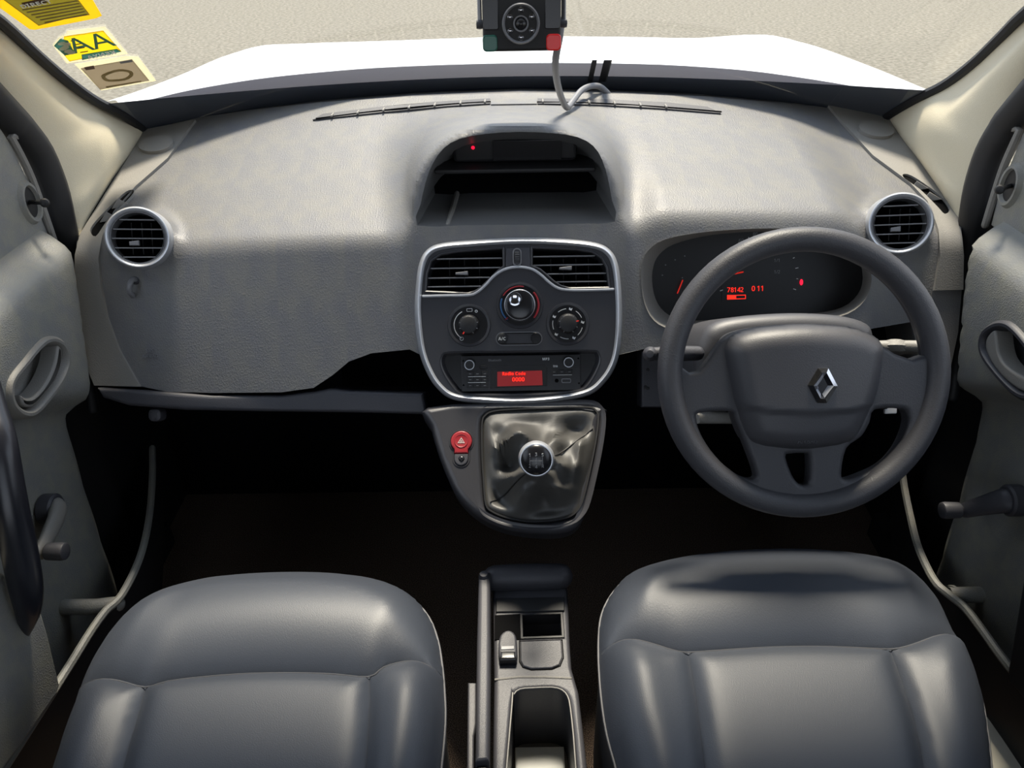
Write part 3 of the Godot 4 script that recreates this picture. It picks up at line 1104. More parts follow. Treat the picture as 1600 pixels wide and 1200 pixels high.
	part("pocket_divider", tube(Bag.new(), [g0, Vector3(s * 0.70, 0.235, g0.z + 0.005), Vector3(s * 0.752, 0.235, g0.z + 0.005)], 0.013, 10), M.door, t)
	var rp: Array = [-80, 880, 0, 893, 18, 898, 28, 914, 66, 956, 76, 990, 95, 1070, 90, 1086, 60, 1130, 12, 1195, -60, 1300, -120, 1300] if left else [1700, 900, 1606, 850, 1598, 900, 1588, 960, 1573, 1048, 1575, 1066, 1600, 1095, 1660, 1150, 1720, 1200]
	var rf := frame(Vector3(s * (0.664 if left else 0.70), 0, 0), n, Vector3(0, 0, s))
	b = ext(Bag.new(), outline(rf, rp), -0.08, 0.0, 0.006)
	b.move(0, rf)
	part("pocket_end", b, M.door if left else M.rubber, t)
	if left:
		var ph := [[-34, 560], [-14, 640], [-1, 690], [8, 745], [17, 800], [30, 860], [40, 915], [44, 955], [40, 990]]
		var path := []
		for k in ph.size():
			path.append(hit(ph[k][0], ph[k][1], Vector3.RIGHT, Vector3([-0.702, -0.668, -0.648, -0.642, -0.640, -0.640, -0.642, -0.650, -0.668][k], 0, 0)))
		part("pull_handle", tube(Bag.new(), curve(path, 4), curve([0.016, 0.0185, 0.0195, 0.020, 0.021, 0.021, 0.020, 0.0155, 0.006], 4), 14, 0.8), M.pull, t, 50, "long black curved pull handle")


# ---------------------------------------------------------------- centre fascia
var K := Transform3D()
const VENT_L := [664, 456, 666, 428, 673, 407, 688, 397, 715, 392, 787, 387, 788, 416, 775, 427, 762, 440, 752, 450, 742, 456, 732, 459]
const VENT_R := [830, 386, 900, 389, 925, 393, 940, 402, 949, 418, 953, 450, 890, 451, 876, 447, 865, 440, 854, 430, 843, 421, 830, 416]

func slats(t: Node3D, o: PackedVector2Array, count: int, z: float, tilt: float, rel: Array) -> void:
	var lo := 1e9
	var hi := -1e9
	for p in o:
		lo = minf(lo, p.y)
		hi = maxf(hi, p.y)
	for i in count:
		var y := lerpf(hi, lo, rel[i])
		var xs := []
		for k in o.size():
			var a := o[k]
			var c := o[(k + 1) % o.size()]
			if (a.y - y) * (c.y - y) < 0:
				xs.append(lerpf(a.x, c.x, (y - a.y) / (c.y - a.y)))
		if xs.size() < 2:
			continue
		var x0: float = xs.min() + 0.0008
		var x1: float = xs.max() - 0.0008
		var b := box(Bag.new(), Vector3.ZERO, Vector3(x1 - x0, 0.0020, 0.014), 0.0008)
		b.move(0, Transform3D(Basis(Vector3.RIGHT, tilt), Vector3((x0 + x1) / 2, y, z)))
		part("slat", b, M.slat, t)

func build_fascia() -> void:
	K = frame(Vector3(0, 0.574, -1.021), Vector3(0, 0.5, 0.866))
	var t := thing("centre_console", "dark grey centre console with a silver rounded frame between the two footwells", "console", K)
	var ring := ccw(outline(K, [650, 490, 652, 445, 657, 412, 668, 392, 690, 382, 740, 377, 811, 373, 880, 375, 930, 381, 952, 392, 963, 412, 968, 445, 970, 490, 968, 535, 961, 568, 945, 595, 920, 615, 870, 626, 811, 630, 755, 628, 708, 622, 684, 605, 668, 580, 656, 545], 5))
	var b := rim(Bag.new(), ring, [Vector2(-0.004, -0.05), Vector2(-0.003, -0.006), Vector2(0.000, 0.001), Vector2(0.004, 0.0035), Vector2(0.0075, 0.001), Vector2(0.0085, -0.006)])
	part("silver_frame", b, M.silver, t, 60)
	var face := inset(ring, 0.0075)
	var vl := ccw(outline(K, VENT_L, 1))
	var vr := ccw(outline(K, VENT_R, 1))
	var top := ccw(outline(K, [791, 388, 828, 387, 829, 418, 820, 415, 808, 413, 798, 415, 790, 418]))
	var rec := ccw(outline(K, [690, 556, 700, 550, 760, 549, 860, 548, 925, 547, 936, 552, 938, 565, 930, 585, 918, 603, 905, 611, 860, 616, 811, 618, 760, 618, 722, 617, 708, 606, 694, 585, 688, 568], 3))
	b = ext(Bag.new(), face, -0.05, -0.001, 0.001, [inset(vl, -0.0015), inset(vr, -0.0015), rec])
	part("fascia_plate", b, M.fascia, t)
	b = ext(Bag.new(), inset(rec, -0.0005), -0.022, -0.016)
	part("radio_recess", b, M.gloss, t)
	b = rim(Bag.new(), rec, [Vector2(0, -0.017), Vector2(0, 0.000), Vector2(0.002, -0.001), Vector2(0.006, -0.016)])
	part("recess_edge", b, M.fascia, t)
	# silver line sweeping under the vents
	b = tube(Bag.new(), curve(line3(K, [661, 463, 690, 462, 732, 461, 746, 456, 758, 446, 772, 431, 788, 421, 808, 417, 830, 420, 846, 430, 858, 441, 872, 450, 890, 453, 925, 453, 958, 452], 0.0), 5), 0.0024, 8)
	part("silver_line", b, M.silver, t)
	b = ext(Bag.new(), top, -0.01, 0.001, 0.001)
	var pl := part("roller_plate", b, M.lower, t)
	var c := on(K, 808, 402)
	b = rim(Bag.new(), rrect(0.013, 0.027, 0.006, c), [Vector2(-0.001, 0), Vector2(0, 0.0025), Vector2(0.0015, 0.0025), Vector2(0.002, 0)])
	part("roller_frame", b, M.slat, pl)
	b = lathe(Bag.new(), [Vector2(0, -0.004), Vector2(0.010, -0.004), Vector2(0.011, 0), Vector2(0.010, 0.004), Vector2(0, 0.004)], 20, Transform3D(Basis(Vector3.UP, PI / 2), Vector3(c.x, c.y, -0.005)))
	part("roller_wheel", b, M.black, pl)
	for i in 7:
		var a := -0.9 + 0.3 * i
		b = box(Bag.new(), Vector3(c.x, c.y + sin(a) * 0.011, -0.005 + cos(a) * 0.011), Vector3(0.007, 0.0007, 0.001))
		part("roller_ridge", b, M.slat, pl)

	# the two louvred vents
	for k in 2:
		var o := vl if k == 0 else vr
		var v := thing("centre_air_vent", "%s louvred air vent at the top of the centre console" % ["left", "right"][k], "air vent", K, "centre air vents")
		b = rim(Bag.new(), o, [Vector2(-0.0012, -0.05), Vector2(-0.0012, 0.000), Vector2(0.0005, 0.0015), Vector2(0.0022, 0.000), Vector2(0.0022, -0.05)])
		part("vent_frame", b, M.fascia, v)
		b = ext(Bag.new(), inset(o, 0.001), -0.049, -0.045)
		part("vent_duct", b, M.void, v)
		slats(v, inset(o, 0.002), 4, -0.009, 0.05, [0.20, 0.42, 0.645, 0.85])
		var g := [[724, 427]] if k == 0 else [[886, 419]]
		var h := on(K, g[0][0], g[0][1])
		b = ext(Bag.new(), PackedVector2Array([h + Vector2(-0.012, -0.002), h + Vector2(0.007, -0.003), h + Vector2(0.007, 0.003), h + Vector2(-0.012, 0.001)]), -0.008, 0.004, 0.001)
		part("direction_tab", b, M.slat, v)
		for x in ([700, 724, 748] if k == 0 else [862, 882, 902, 922]):
			var q := on(K, x, 424)
			b = box(Bag.new(), Vector3(q.x, q.y, -0.032), Vector3(0.0015, 0.045, 0.010))
			part("inner_vane", b, M.gloss, v)

	# lower apron that carries the gear lever
	G = frame(Vector3(0, 0.537, -1.000), Vector3(0, 0.788, 0.616))
	var ap := ccw(outline(G, [667, 634, 672, 665, 683, 705, 697, 742, 714, 775, 738, 800, 768, 818, 805, 829, 845, 833, 880, 832, 902, 823, 914, 804, 922, 765, 930, 710, 938, 660, 941, 632, 811, 625], 3))
	var gb := ccw(outline(G, GAITER, 3))
	b = ext(Bag.new(), ap, -0.06, 0.0, 0.012, [gb], 4)
	b.move(0, K.affine_inverse() * G)
	part("apron", b, M.fascia, t)
	b = rim(Bag.new(), gb, [Vector2(-0.0015, -0.012), Vector2(-0.001, 0.001), Vector2(0.0015, 0.001), Vector2(0.002, -0.012)])
	b.move(0, K.affine_inverse() * G)
	part("gaiter_frame", b, M.black, t)

var G := Transform3D()
const GAITER := [753, 662, 758, 649, 772, 642, 811, 639, 870, 637, 918, 636, 931, 641, 935, 654, 931, 690, 922, 735, 911, 780, 902, 798, 888, 808, 860, 814, 825, 815, 792, 809, 768, 799, 759, 788, 756, 760, 753, 710]

func build_radio() -> void:
	var t := thing("car_radio", "black car radio with a glowing red display in the console", "car radio", K)
	var a := on(K, 720, 556)
	var c := on(K, 908, 610)
	var ctr := (a + c) / 2
	var w := c.x - a.x
	var h := a.y - c.y
	var b := ext(Bag.new(), rrect(w, h, 0.0015, ctr), -0.016, -0.004, 0.001)
	part("faceplate", b, M.gloss, t)
	var s := func(px, py): return on(K, px, py)
	b = ext(Bag.new(), outline(K, [768, 572, 850, 570, 855, 575, 855, 603, 766, 607]), -0.005, -0.0032, 0.0006)
	part("display_bezel", b, M.black, t)
	b = ext(Bag.new(), outline(K, [777, 581, 847, 579, 848, 602, 777, 604]), -0.004, -0.0028)
	var sc := part("display_screen", b, M.lit_screen, t, 42, "glowing red display reading Radio Code 0000")
	for l in [["Radio Code", 803, 584, 0.0052], ["0000", 810, 593, 0.0068]]:
		var p: Vector2 = s.call(l[1], l[2])
		words("display_text", l[0], l[3], M.lit_red, sc, Transform3D(Basis(), Vector3(p.x, p.y, -0.0024)), 0.0004, true)
	for k in [[734, 570], [888, 566]]:
		var p: Vector2 = s.call(k[0], k[1])
		b = lathe(Bag.new(), [Vector2(0, -0.004), Vector2(0.0082, -0.004), Vector2(0.0078, 0.008), Vector2(0.0068, 0.009), Vector2(0, 0.0086)], 28, Transform3D(Basis(), Vector3(p.x, p.y, 0)))
		var kn := part("radio_knob", b, M.black, t)
		b = rim(Bag.new(), disc(p, 0.0078), [Vector2(0, 0.008), Vector2(0, 0.0095), Vector2(0.0012, 0.0095), Vector2(0.0012, 0.008)])
		part("knob_ring", b, M.silver, kn)
	for r in 3:
		for q in 3:
			var p: Vector2 = s.call(734.5 + 11.5 * q, 584.0 + 9.2 * r - q * 0.1)
			b = box(Bag.new(), Vector3(p.x, p.y, -0.0035), Vector3(0.0104, 0.0074, 0.002), 0.0006)
			var key := part("radio_button", b, M.black, t)
			words("button_print", "—", 0.003, M.mark, key, Transform3D(Basis(), Vector3(p.x, p.y, -0.0024)), 0.0002)
	for y in [588.6, 597.8]:
		var p: Vector2 = s.call(745, y)
		part("button_line", box(Bag.new(), Vector3(p.x, p.y, -0.0026), Vector3(0.028, 0.0008, 0.0006)), M.mark, t)
	for q in 3:
		var p: Vector2 = s.call(866 + 12 * q, 581 - 0.1 * q)
		b = box(Bag.new(), Vector3(p.x, p.y, -0.0035), Vector3(0.0105, 0.0065, 0.002), 0.0006)
		var key := part("radio_button", b, M.black, t)
		words("button_print", "—", 0.003, M.mark, key, Transform3D(Basis(), Vector3(p.x, p.y, -0.0024)), 0.0002)
	var ln: Vector2 = s.call(879, 586)
	part("button_line", box(Bag.new(), Vector3(ln.x, ln.y, -0.0034), Vector3(0.030, 0.0007, 0.0006)), M.mark, t)
	var p1: Vector2 = s.call(755, 574)
	part("radio_button", ext(Bag.new(), rrect(0.012, 0.006, 0.003, p1), -0.004, -0.0025, 0.0006), M.black, t)
	p1 = s.call(868, 572)
	words("button_print", "tra", 0.004, M.mark, t, Transform3D(Basis(), Vector3(p1.x, p1.y, -0.0036)), 0.0003, true)
	p1 = s.call(885, 595)
	b = rim(Bag.new(), rrect(0.015, 0.007, 0.002, p1), [Vector2(0, -0.005), Vector2(0, -0.003), Vector2(0.0012, -0.003), Vector2(0.0012, -0.005)])
	part("usb_port", b, M.slat, t)
	p1 = s.call(870, 595)
	part("aux_socket", ext(Bag.new(), disc(p1, 0.003), -0.005, -0.0036), M.void, t)
	p1 = s.call(773, 563)
	words("maker_print", "Bluetooth", 0.0035, M.slat, t, Transform3D(Basis(), Vector3(p1.x, p1.y, -0.0038)), 0.0003)
	p1 = s.call(853, 561)
	words("maker_print", "MP3", 0.0042, M.mark, t, Transform3D(Basis(), Vector3(p1.x, p1.y, -0.0038)), 0.0003, true)
	for k in [[721.5 + 2, 564], [724, 602], [904, 560], [905, 599]]:
		var p: Vector2 = s.call(k[0], k[1])
		part("removal_hole", ext(Bag.new(), disc(p, 0.0014, -1, 10), -0.005, -0.0037), M.void, t)

func arc(c: Vector2, r: float, a0: float, a1: float, z: float, n := 14) -> Array:
	var o := []
	for i in n + 1:
		var q := c + Vector2.from_angle(deg_to_rad(lerpf(a0, a1, float(i) / n))) * r
		o.append(Vector3(q.x, q.y, z))
	return o

func build_controls() -> void:
	var rows := [[733, 508, 0.033, 0.0165, "fan speed", "lower left"], [812, 477, 0.036, 0.0255, "temperature", "top middle"], [887, 506, 0.033, 0.0165, "air direction", "lower right"]]
	for i in 3:
		var r: Array = rows[i]
		var c := on(K, r[0], r[1])
		var t := thing("heater_dial", ["left heater dial with a fan scale, above the radio's left knob", "large central heater dial with red and blue arcs and a chrome crescent", "right heater dial ringed by air direction symbols, above the radio's right knob"][i], "heater dial", K * Transform3D(Basis(), Vector3(c.x, c.y, 0)), "heater dials")
		var R: float = r[2]
		var k: float = r[3]
		part("dial_rim", rim(Bag.new(), disc(Vector2.ZERO, R, -1, 48), [Vector2(-0.001, -0.001), Vector2(0, 0.0012), Vector2(0.0015, 0.0012), Vector2(0.005, -0.0002)]), M.fascia, t)
		part("dial_face", ext(Bag.new(), disc(Vector2.ZERO, R - 0.003, -1, 48), -0.003, 0.0002), M.gloss, t)
		var kr := [Vector2(0, 0), Vector2(k, 0), Vector2(k * 0.97, 0.010), Vector2(k * 0.90, 0.0155), Vector2(k * 0.72, 0.018), Vector2(0, 0.019)]
		var kn := part("dial_knob", lathe(Bag.new(), kr, 40), M.black if i != 1 else M.gloss, t)
		if i == 1:
			part("blue_arc", tube(Bag.new(), arc(Vector2.ZERO, 0.0295, 160, 228, 0.0006), 0.0012, 6, 0.4, Vector3.BACK), M.cold, t, 42, "blue cold arc")
			part("red_arc", tube(Bag.new(), arc(Vector2.ZERO, 0.0295, 148, 78, 0.0006), 0.0010, 6, 0.4, Vector3.BACK), M.hot, t, 42, "red arc")
			part("red_arc", tube(Bag.new(), arc(Vector2.ZERO, 0.0295, 40, -40, 0.0006), 0.0016, 6, 0.4, Vector3.BACK), M.hot, t, 42, "red hot arc")
			part("knob_collar", rim(Bag.new(), disc(Vector2.ZERO, k * 0.95, -1, 40), [Vector2(0, 0.009), Vector2(0.0004, 0.0145), Vector2(0.0016, 0.0155), Vector2(0.002, 0.010)]), M.silver, kn)
			var b := lathe(Bag.new(), [Vector2(0, 0.0185), Vector2(0.006, 0.0188), Vector2(0.0085, 0.0205), Vector2(0.0100, 0.0202), Vector2(0.0112, 0.0180), Vector2(0.010, 0.016), Vector2(0, 0.016)], 28, Transform3D(Basis(), Vector3(-0.0075, 0.0085, 0)))
			part("finger_dimple", b, M.chrome, kn)
			part("pointer", tube(Bag.new(), [Vector3(-0.019, -0.019, 0.004), Vector3(-0.022, -0.022, 0.002)], 0.001, 6), M.red, kn)
		else:
			for j in 9:
				var a := deg_to_rad(-60 + j * 37.5)
				var p := Vector2.from_angle(a) * k * 0.86
				part("grip_tick", box(Bag.new(), Vector3.ZERO, Vector3(0.0022, 0.0009, 0.0012), 0, Transform3D(Basis(Vector3.BACK, a), Vector3(p.x, p.y, 0.0165))), M.slat, kn)
			var pa := deg_to_rad(-122.0 if i == 0 else 15.0)
			part("pointer", box(Bag.new(), Vector3.ZERO, Vector3(0.004, 0.0016, 0.0016), 0, Transform3D(Basis(Vector3.BACK, pa), Vector3(cos(pa), sin(pa), 0) * k * 0.88 + Vector3(0, 0, 0.0165))), M.lit_needle, kn)
			if i == 0:
				part("scale_arc", tube(Bag.new(), arc(Vector2.ZERO, 0.0235, 118, 238, 0.0006, 18), 0.0006, 6, 0.5, Vector3.BACK), M.mark, t)
				var bx := rim(Bag.new(), rrect(0.009, 0.005, 0.001, Vector2(0.001, 0.0235)), [Vector2(0, 0), Vector2(0, 0.0006), Vector2(0.0006, 0.0006), Vector2(0.0006, 0)])
				part("air_symbol", bx, M.mark, t)
				part("air_symbol", rim(Bag.new(), disc(Vector2(-0.012, -0.021), 0.003), [Vector2(0, 0), Vector2(0, 0.0006), Vector2(0.0006, 0.0006), Vector2(0.0006, 0)]), M.mark, t)
				part("fan_symbol", rim(Bag.new(), disc(Vector2(0.0115, 0.0215), 0.0022), [Vector2(0, 0), Vector2(0, 0.0006), Vector2(0.001, 0.0006), Vector2(0.001, 0)]), M.mark, t)
			else:
				for j in 5:
					var a0 := 76.0 - 72 * j
					part("scale_arc", tube(Bag.new(), arc(Vector2.ZERO, 0.0235, a0 - 20, a0 - 52, 0.0006, 6), 0.0005, 6, 0.5, Vector3.BACK), M.mark, t)
					var p := Vector2.from_angle(deg_to_rad(a0 + 2)) * 0.0238
					part("air_symbol", ext(Bag.new(), PackedVector2Array([p + Vector2(-0.003, -0.001), p + Vector2(0.001, -0.003), p + Vector2(0.003, 0.001), p + Vector2(0, 0.0005), p + Vector2(-0.002, 0.0025)]), 0, 0.0007), M.mark, t)
	var c := on(K, 811, 529)
	var t := thing("air_conditioning_switch", "pill shaped black switch marked A/C under the large central dial", "switch", K * Transform3D(Basis(), Vector3(c.x, c.y, 0)))
	part("switch_bar", ext(Bag.new(), rrect(0.070, 0.0185, 0.0092), -0.002, 0.002, 0.0015), M.gloss, t)
	part("switch_outline", rim(Bag.new(), rrect(0.073, 0.0215, 0.0107), [Vector2(0, -0.001), Vector2(0, 0.0010), Vector2(0.0012, 0.0010), Vector2(0.0014, -0.001)]), M.slat, t)
	var bt := part("push_button", lathe(Bag.new(), [Vector2(0, 0.0052), Vector2(0.006, 0.005), Vector2(0.0083, 0.0035), Vector2(0.0086, 0), Vector2(0, 0)], 28, Transform3D(Basis(), Vector3(-0.0265, 0, 0))), M.black, t)
	words("button_print", "A/C", 0.0052, M.white, bt, Transform3D(Basis(), Vector3(-0.0265, 0, 0.0054)), 0.0003, true)
	part("push_button", lathe(Bag.new(), [Vector2(0, 0.0028), Vector2(0.008, 0.0026), Vector2(0.0083, 0.001), Vector2(0.0083, 0), Vector2(0, 0)], 28, Transform3D(Basis(), Vector3(0.0265, 0, 0))), M.gloss, t)

	# hazard and lock switch on the apron
	c = on(G, 721, 699)
	t = thing("hazard_switch", "red round hazard button above a small grey lock button beside the gear lever", "switch", G * Transform3D(Basis(), Vector3(c.x, c.y, 0)))
	var keyhole := PackedVector2Array()
	for i in 25:
		keyhole.append(Vector2(0, 0.009) + Vector2.from_angle(deg_to_rad(-50 + 280.0 * i / 24)) * 0.0165)
	for i in 13:
		keyhole.append(Vector2(0, -0.0185) + Vector2.from_angle(deg_to_rad(180 + 180.0 * i / 12)) * 0.0107)
	keyhole = ccw(keyhole)
	part("switch_surround", rim(Bag.new(), inset(keyhole, -0.0035), [Vector2(0, -0.001), Vector2(0.001, 0.0012), Vector2(0.0025, 0.0012), Vector2(0.004, -0.001)]), M.fascia, t)
	var red := PackedVector2Array()
	for i in 25:
		red.append(Vector2(0, 0.009) + Vector2.from_angle(deg_to_rad(-50 + 280.0 * i / 24)) * 0.0165)
	red.append(Vector2(-0.0105, -0.010))
	red.append(Vector2(0.0105, -0.010))
	var rb := part("hazard_button", ext(Bag.new(), red, -0.002, 0.0045, 0.002), M.red, t, 42, "red hazard button")
	part("button_dish", lathe(Bag.new(), [Vector2(0, 0.0046), Vector2(0.009, 0.0048), Vector2(0.0102, 0.0056), Vector2(0.0108, 0.004)], 28, Transform3D(Basis(), Vector3(0, 0.009, 0))), M.red, rb)
	var tri := PackedVector2Array([Vector2(-0.0055, 0.0055), Vector2(0.0055, 0.0055), Vector2(0, 0.0145)])
	part("warning_triangle", rim(Bag.new(), tri, [Vector2(0, 0.0045), Vector2(0, 0.0054), Vector2(0.0008, 0.0054), Vector2(0.0008, 0.0045)]), M.white, rb, 20)
	part("warning_triangle", rim(Bag.new(), inset(tri, 0.002), [Vector2(0, 0.0045), Vector2(0, 0.0054), Vector2(0.0006, 0.0054), Vector2(0.0006, 0.0045)]), M.white, rb, 20)
	var low := PackedVector2Array()
	for i in 13:
		low.append(Vector2(0, -0.0185) + Vector2.from_angle(deg_to_rad(180 + 180.0 * i / 12)) * 0.0105)
	low.append(Vector2(0.0105, -0.0108))
	low.append(Vector2(-0.0105, -0.0108))
	var lb := part("lock_button", ext(Bag.new(), low, -0.002, 0.003, 0.0015), M.lower, t)
	part("lock_lens", lathe(Bag.new(), [Vector2(0, 0.0052), Vector2(0.003, 0.0048), Vector2(0.0048, 0.003), Vector2(0.005, 0.002), Vector2(0, 0.002)], 20, Transform3D(Basis(), Vector3(0.0005, -0.0185, 0))), M.gloss, lb)

func build_round_vents() -> void:
	for k in 2:
		var n: Vector3 = vents[k][1]
		var f := frame(vents[k][0] + n * 0.006, n)
		var t := thing("round_air_vent", "round silver ringed air vent at the %s end of the dashboard" % ["left", "right"][k], "air vent", f, "round air vents")
		part("vent_ring", rim(Bag.new(), disc(Vector2.ZERO, 0.0485, -1, 56), [Vector2(-0.001, -0.045), Vector2(0.0005, 0.003), Vector2(0.003, 0.0070), Vector2(0.006, 0.0062), Vector2(0.0082, 0.001), Vector2(0.0086, -0.045)]), M.silver, t, 60)
		part("inner_ring", rim(Bag.new(), disc(Vector2.ZERO, 0.0403, -1, 48), [Vector2(0, -0.038), Vector2(0, 0.0015), Vector2(0.0015, 0.002), Vector2(0.002, -0.038)]), M.slat, t, 60)
		part("vent_duct", ext(Bag.new(), disc(Vector2.ZERO, 0.0398, -1, 40), -0.042, -0.037), M.void, t)
		slats(t, disc(Vector2.ZERO, 0.0385, -1, 40), 5, -0.006, 0.05, [0.135, 0.325, 0.51, 0.70, 0.885])
		part("direction_tab", ext(Bag.new(), PackedVector2Array([Vector2(-0.013, -0.012), Vector2(0.001, -0.012), Vector2(0.001, -0.004), Vector2(-0.013, -0.006)]), -0.006, 0.004, 0.0012), M.slat, t)
		for x in [-0.012, 0.003, 0.017]:
			part("inner_vane", box(Bag.new(), Vector3(x, 0, -0.026), Vector3(0.0015, 0.05, 0.008)), M.gloss, t)


# ---------------------------------------------------------------- instruments
func build_cluster() -> void:
	var q := frame(far(1180, 435, 1.305), Vector3(0, 0.42, 0.907))
	var t := thing("instrument_cluster", "dark oval instrument cluster with small glowing red readouts behind the steering wheel", "instrument cluster")
	var o := round_loop(flat(CLUSTER), 3)
	var i2 := round_loop(flat(CLUSTER_IN), 3)
	var b := Bag.new()
	var n := o.size()
	for k in n:
		var j := (k + 1) % n
		var g := []
		for e in [k, j]:
			var p := dash_at(o[e])
			var z := hit(i2[e].x, i2[e].y, q.basis.z, q.origin)
			g.append([p + (eye - p).normalized() * 0.003, p.lerp(z, 0.25), z])
		for w in 2:
			b.quad(g[0][w], g[1][w], g[1][w + 1], g[0][w + 1])
	part("cluster_hood", b, M.trim, t, 60)
	var face := PackedVector2Array()
	for p in i2:
		face.append(on(q, p.x, p.y))
	b = ext(Bag.new(), inset(ccw(face), -0.012), -0.02, -0.0005)
	b.move(0, q)
	part("dial_plate", b, M.black, t)
	# speedometer ticks, round a centre hidden behind the rim
	var c := on(q, 1185, 432)
	for k in 15:
		var a := deg_to_rad(200 - k * 15.7)
		var p := c + Vector2.from_angle(a) * 0.066
		b = box(Bag.new(), Vector3.ZERO, Vector3(0.005 if k % 2 == 0 else 0.003, 0.0012, 0.0008), 0, q * Transform3D(Basis(Vector3.BACK, a), Vector3(p.x, p.y, 0)))
		part("dial_tick", b, M.mark, t)
	var nums := [[1150, 392, "40"], [1158, 376, "60"], [1180, 366, "80"]]
	for k in nums:
		var p := on(q, k[0], k[1])
		words("dial_number", k[2], 0.006, M.slat, t, q * Transform3D(Basis(), Vector3(p.x, p.y, 0.0002)), 0.0003)
	for k in [[1066, 438, 1058, 458, 0.001], [1146, 428, 1160, 425, 0.0013]]:
		b = tube(Bag.new(), line3(q, [k[0], k[1], (k[0] + k[2]) / 2.0, (k[1] + k[3]) / 2.0, k[2], k[3]], 0.003), k[4], 6)
		b.move(0, q)
		part("needle", b, M.lit_needle, t, 42, "dim red needle")
	for k in [[1040, 414], [1055, 406], [1070, 400], [1035, 430], [1066, 434]]:
		var p := on(q, k[0], k[1])
		part("dial_tick", box(Bag.new(), Vector3.ZERO, Vector3(0.002, 0.002, 0.0008), 0, q * Transform3D(Basis(), Vector3(p.x, p.y, 0))), M.slat, t)
	b = ext(Bag.new(), outline(q, [1128, 444, 1193, 444, 1193, 470, 1128, 472]), -0.001, 0.0003)
	b.move(0, q)
	var sc := part("display_screen", b, M.black, t)
	for l in [["78142", 1149, 453, 0.0078], ["0 11", 1184, 451, 0.0085]]:
		var p := on(q, l[1], l[2])
		words("display_text", l[0], l[3], M.lit_red, sc, q * Transform3D(Basis(), Vector3(p.x, p.y, 0.0006)), 0.0004)
	b = ext(Bag.new(), outline(q, [1136, 461, 1149, 461, 1149, 467.5, 1136, 468]), 0, 0.001)
	b.move(0, q)
	part("gauge_bar", b, M.lit_red, sc)
	b = rim(Bag.new(), outline(q, [1149, 461, 1165, 460.5, 1165, 467, 1149, 467.5]), [Vector2(0, 0.0003), Vector2(0, 0.001), Vector2(0.001, 0.001), Vector2(0.001, 0.0003)])
	b.move(0, q)
	part("gauge_frame", b, M.lit_red, sc)
	var p := on(q, 1252, 441)
	b = ext(Bag.new(), disc(p, 0.0026, 0.0050, 16), 0, 0.001)
	b.move(0, q)
	part("warning_light", b, M.lit_pink, t, 42, "small glowing red warning lamp")
	for k in [[1214, 407, "1/1"], [1214, 425, "1/2"]]:
		p = on(q, k[0], k[1])
		words("dial_number", k[2], 0.0055, M.slat, t, q * Transform3D(Basis(), Vector3(p.x, p.y, 0.0002)), 0.0003)


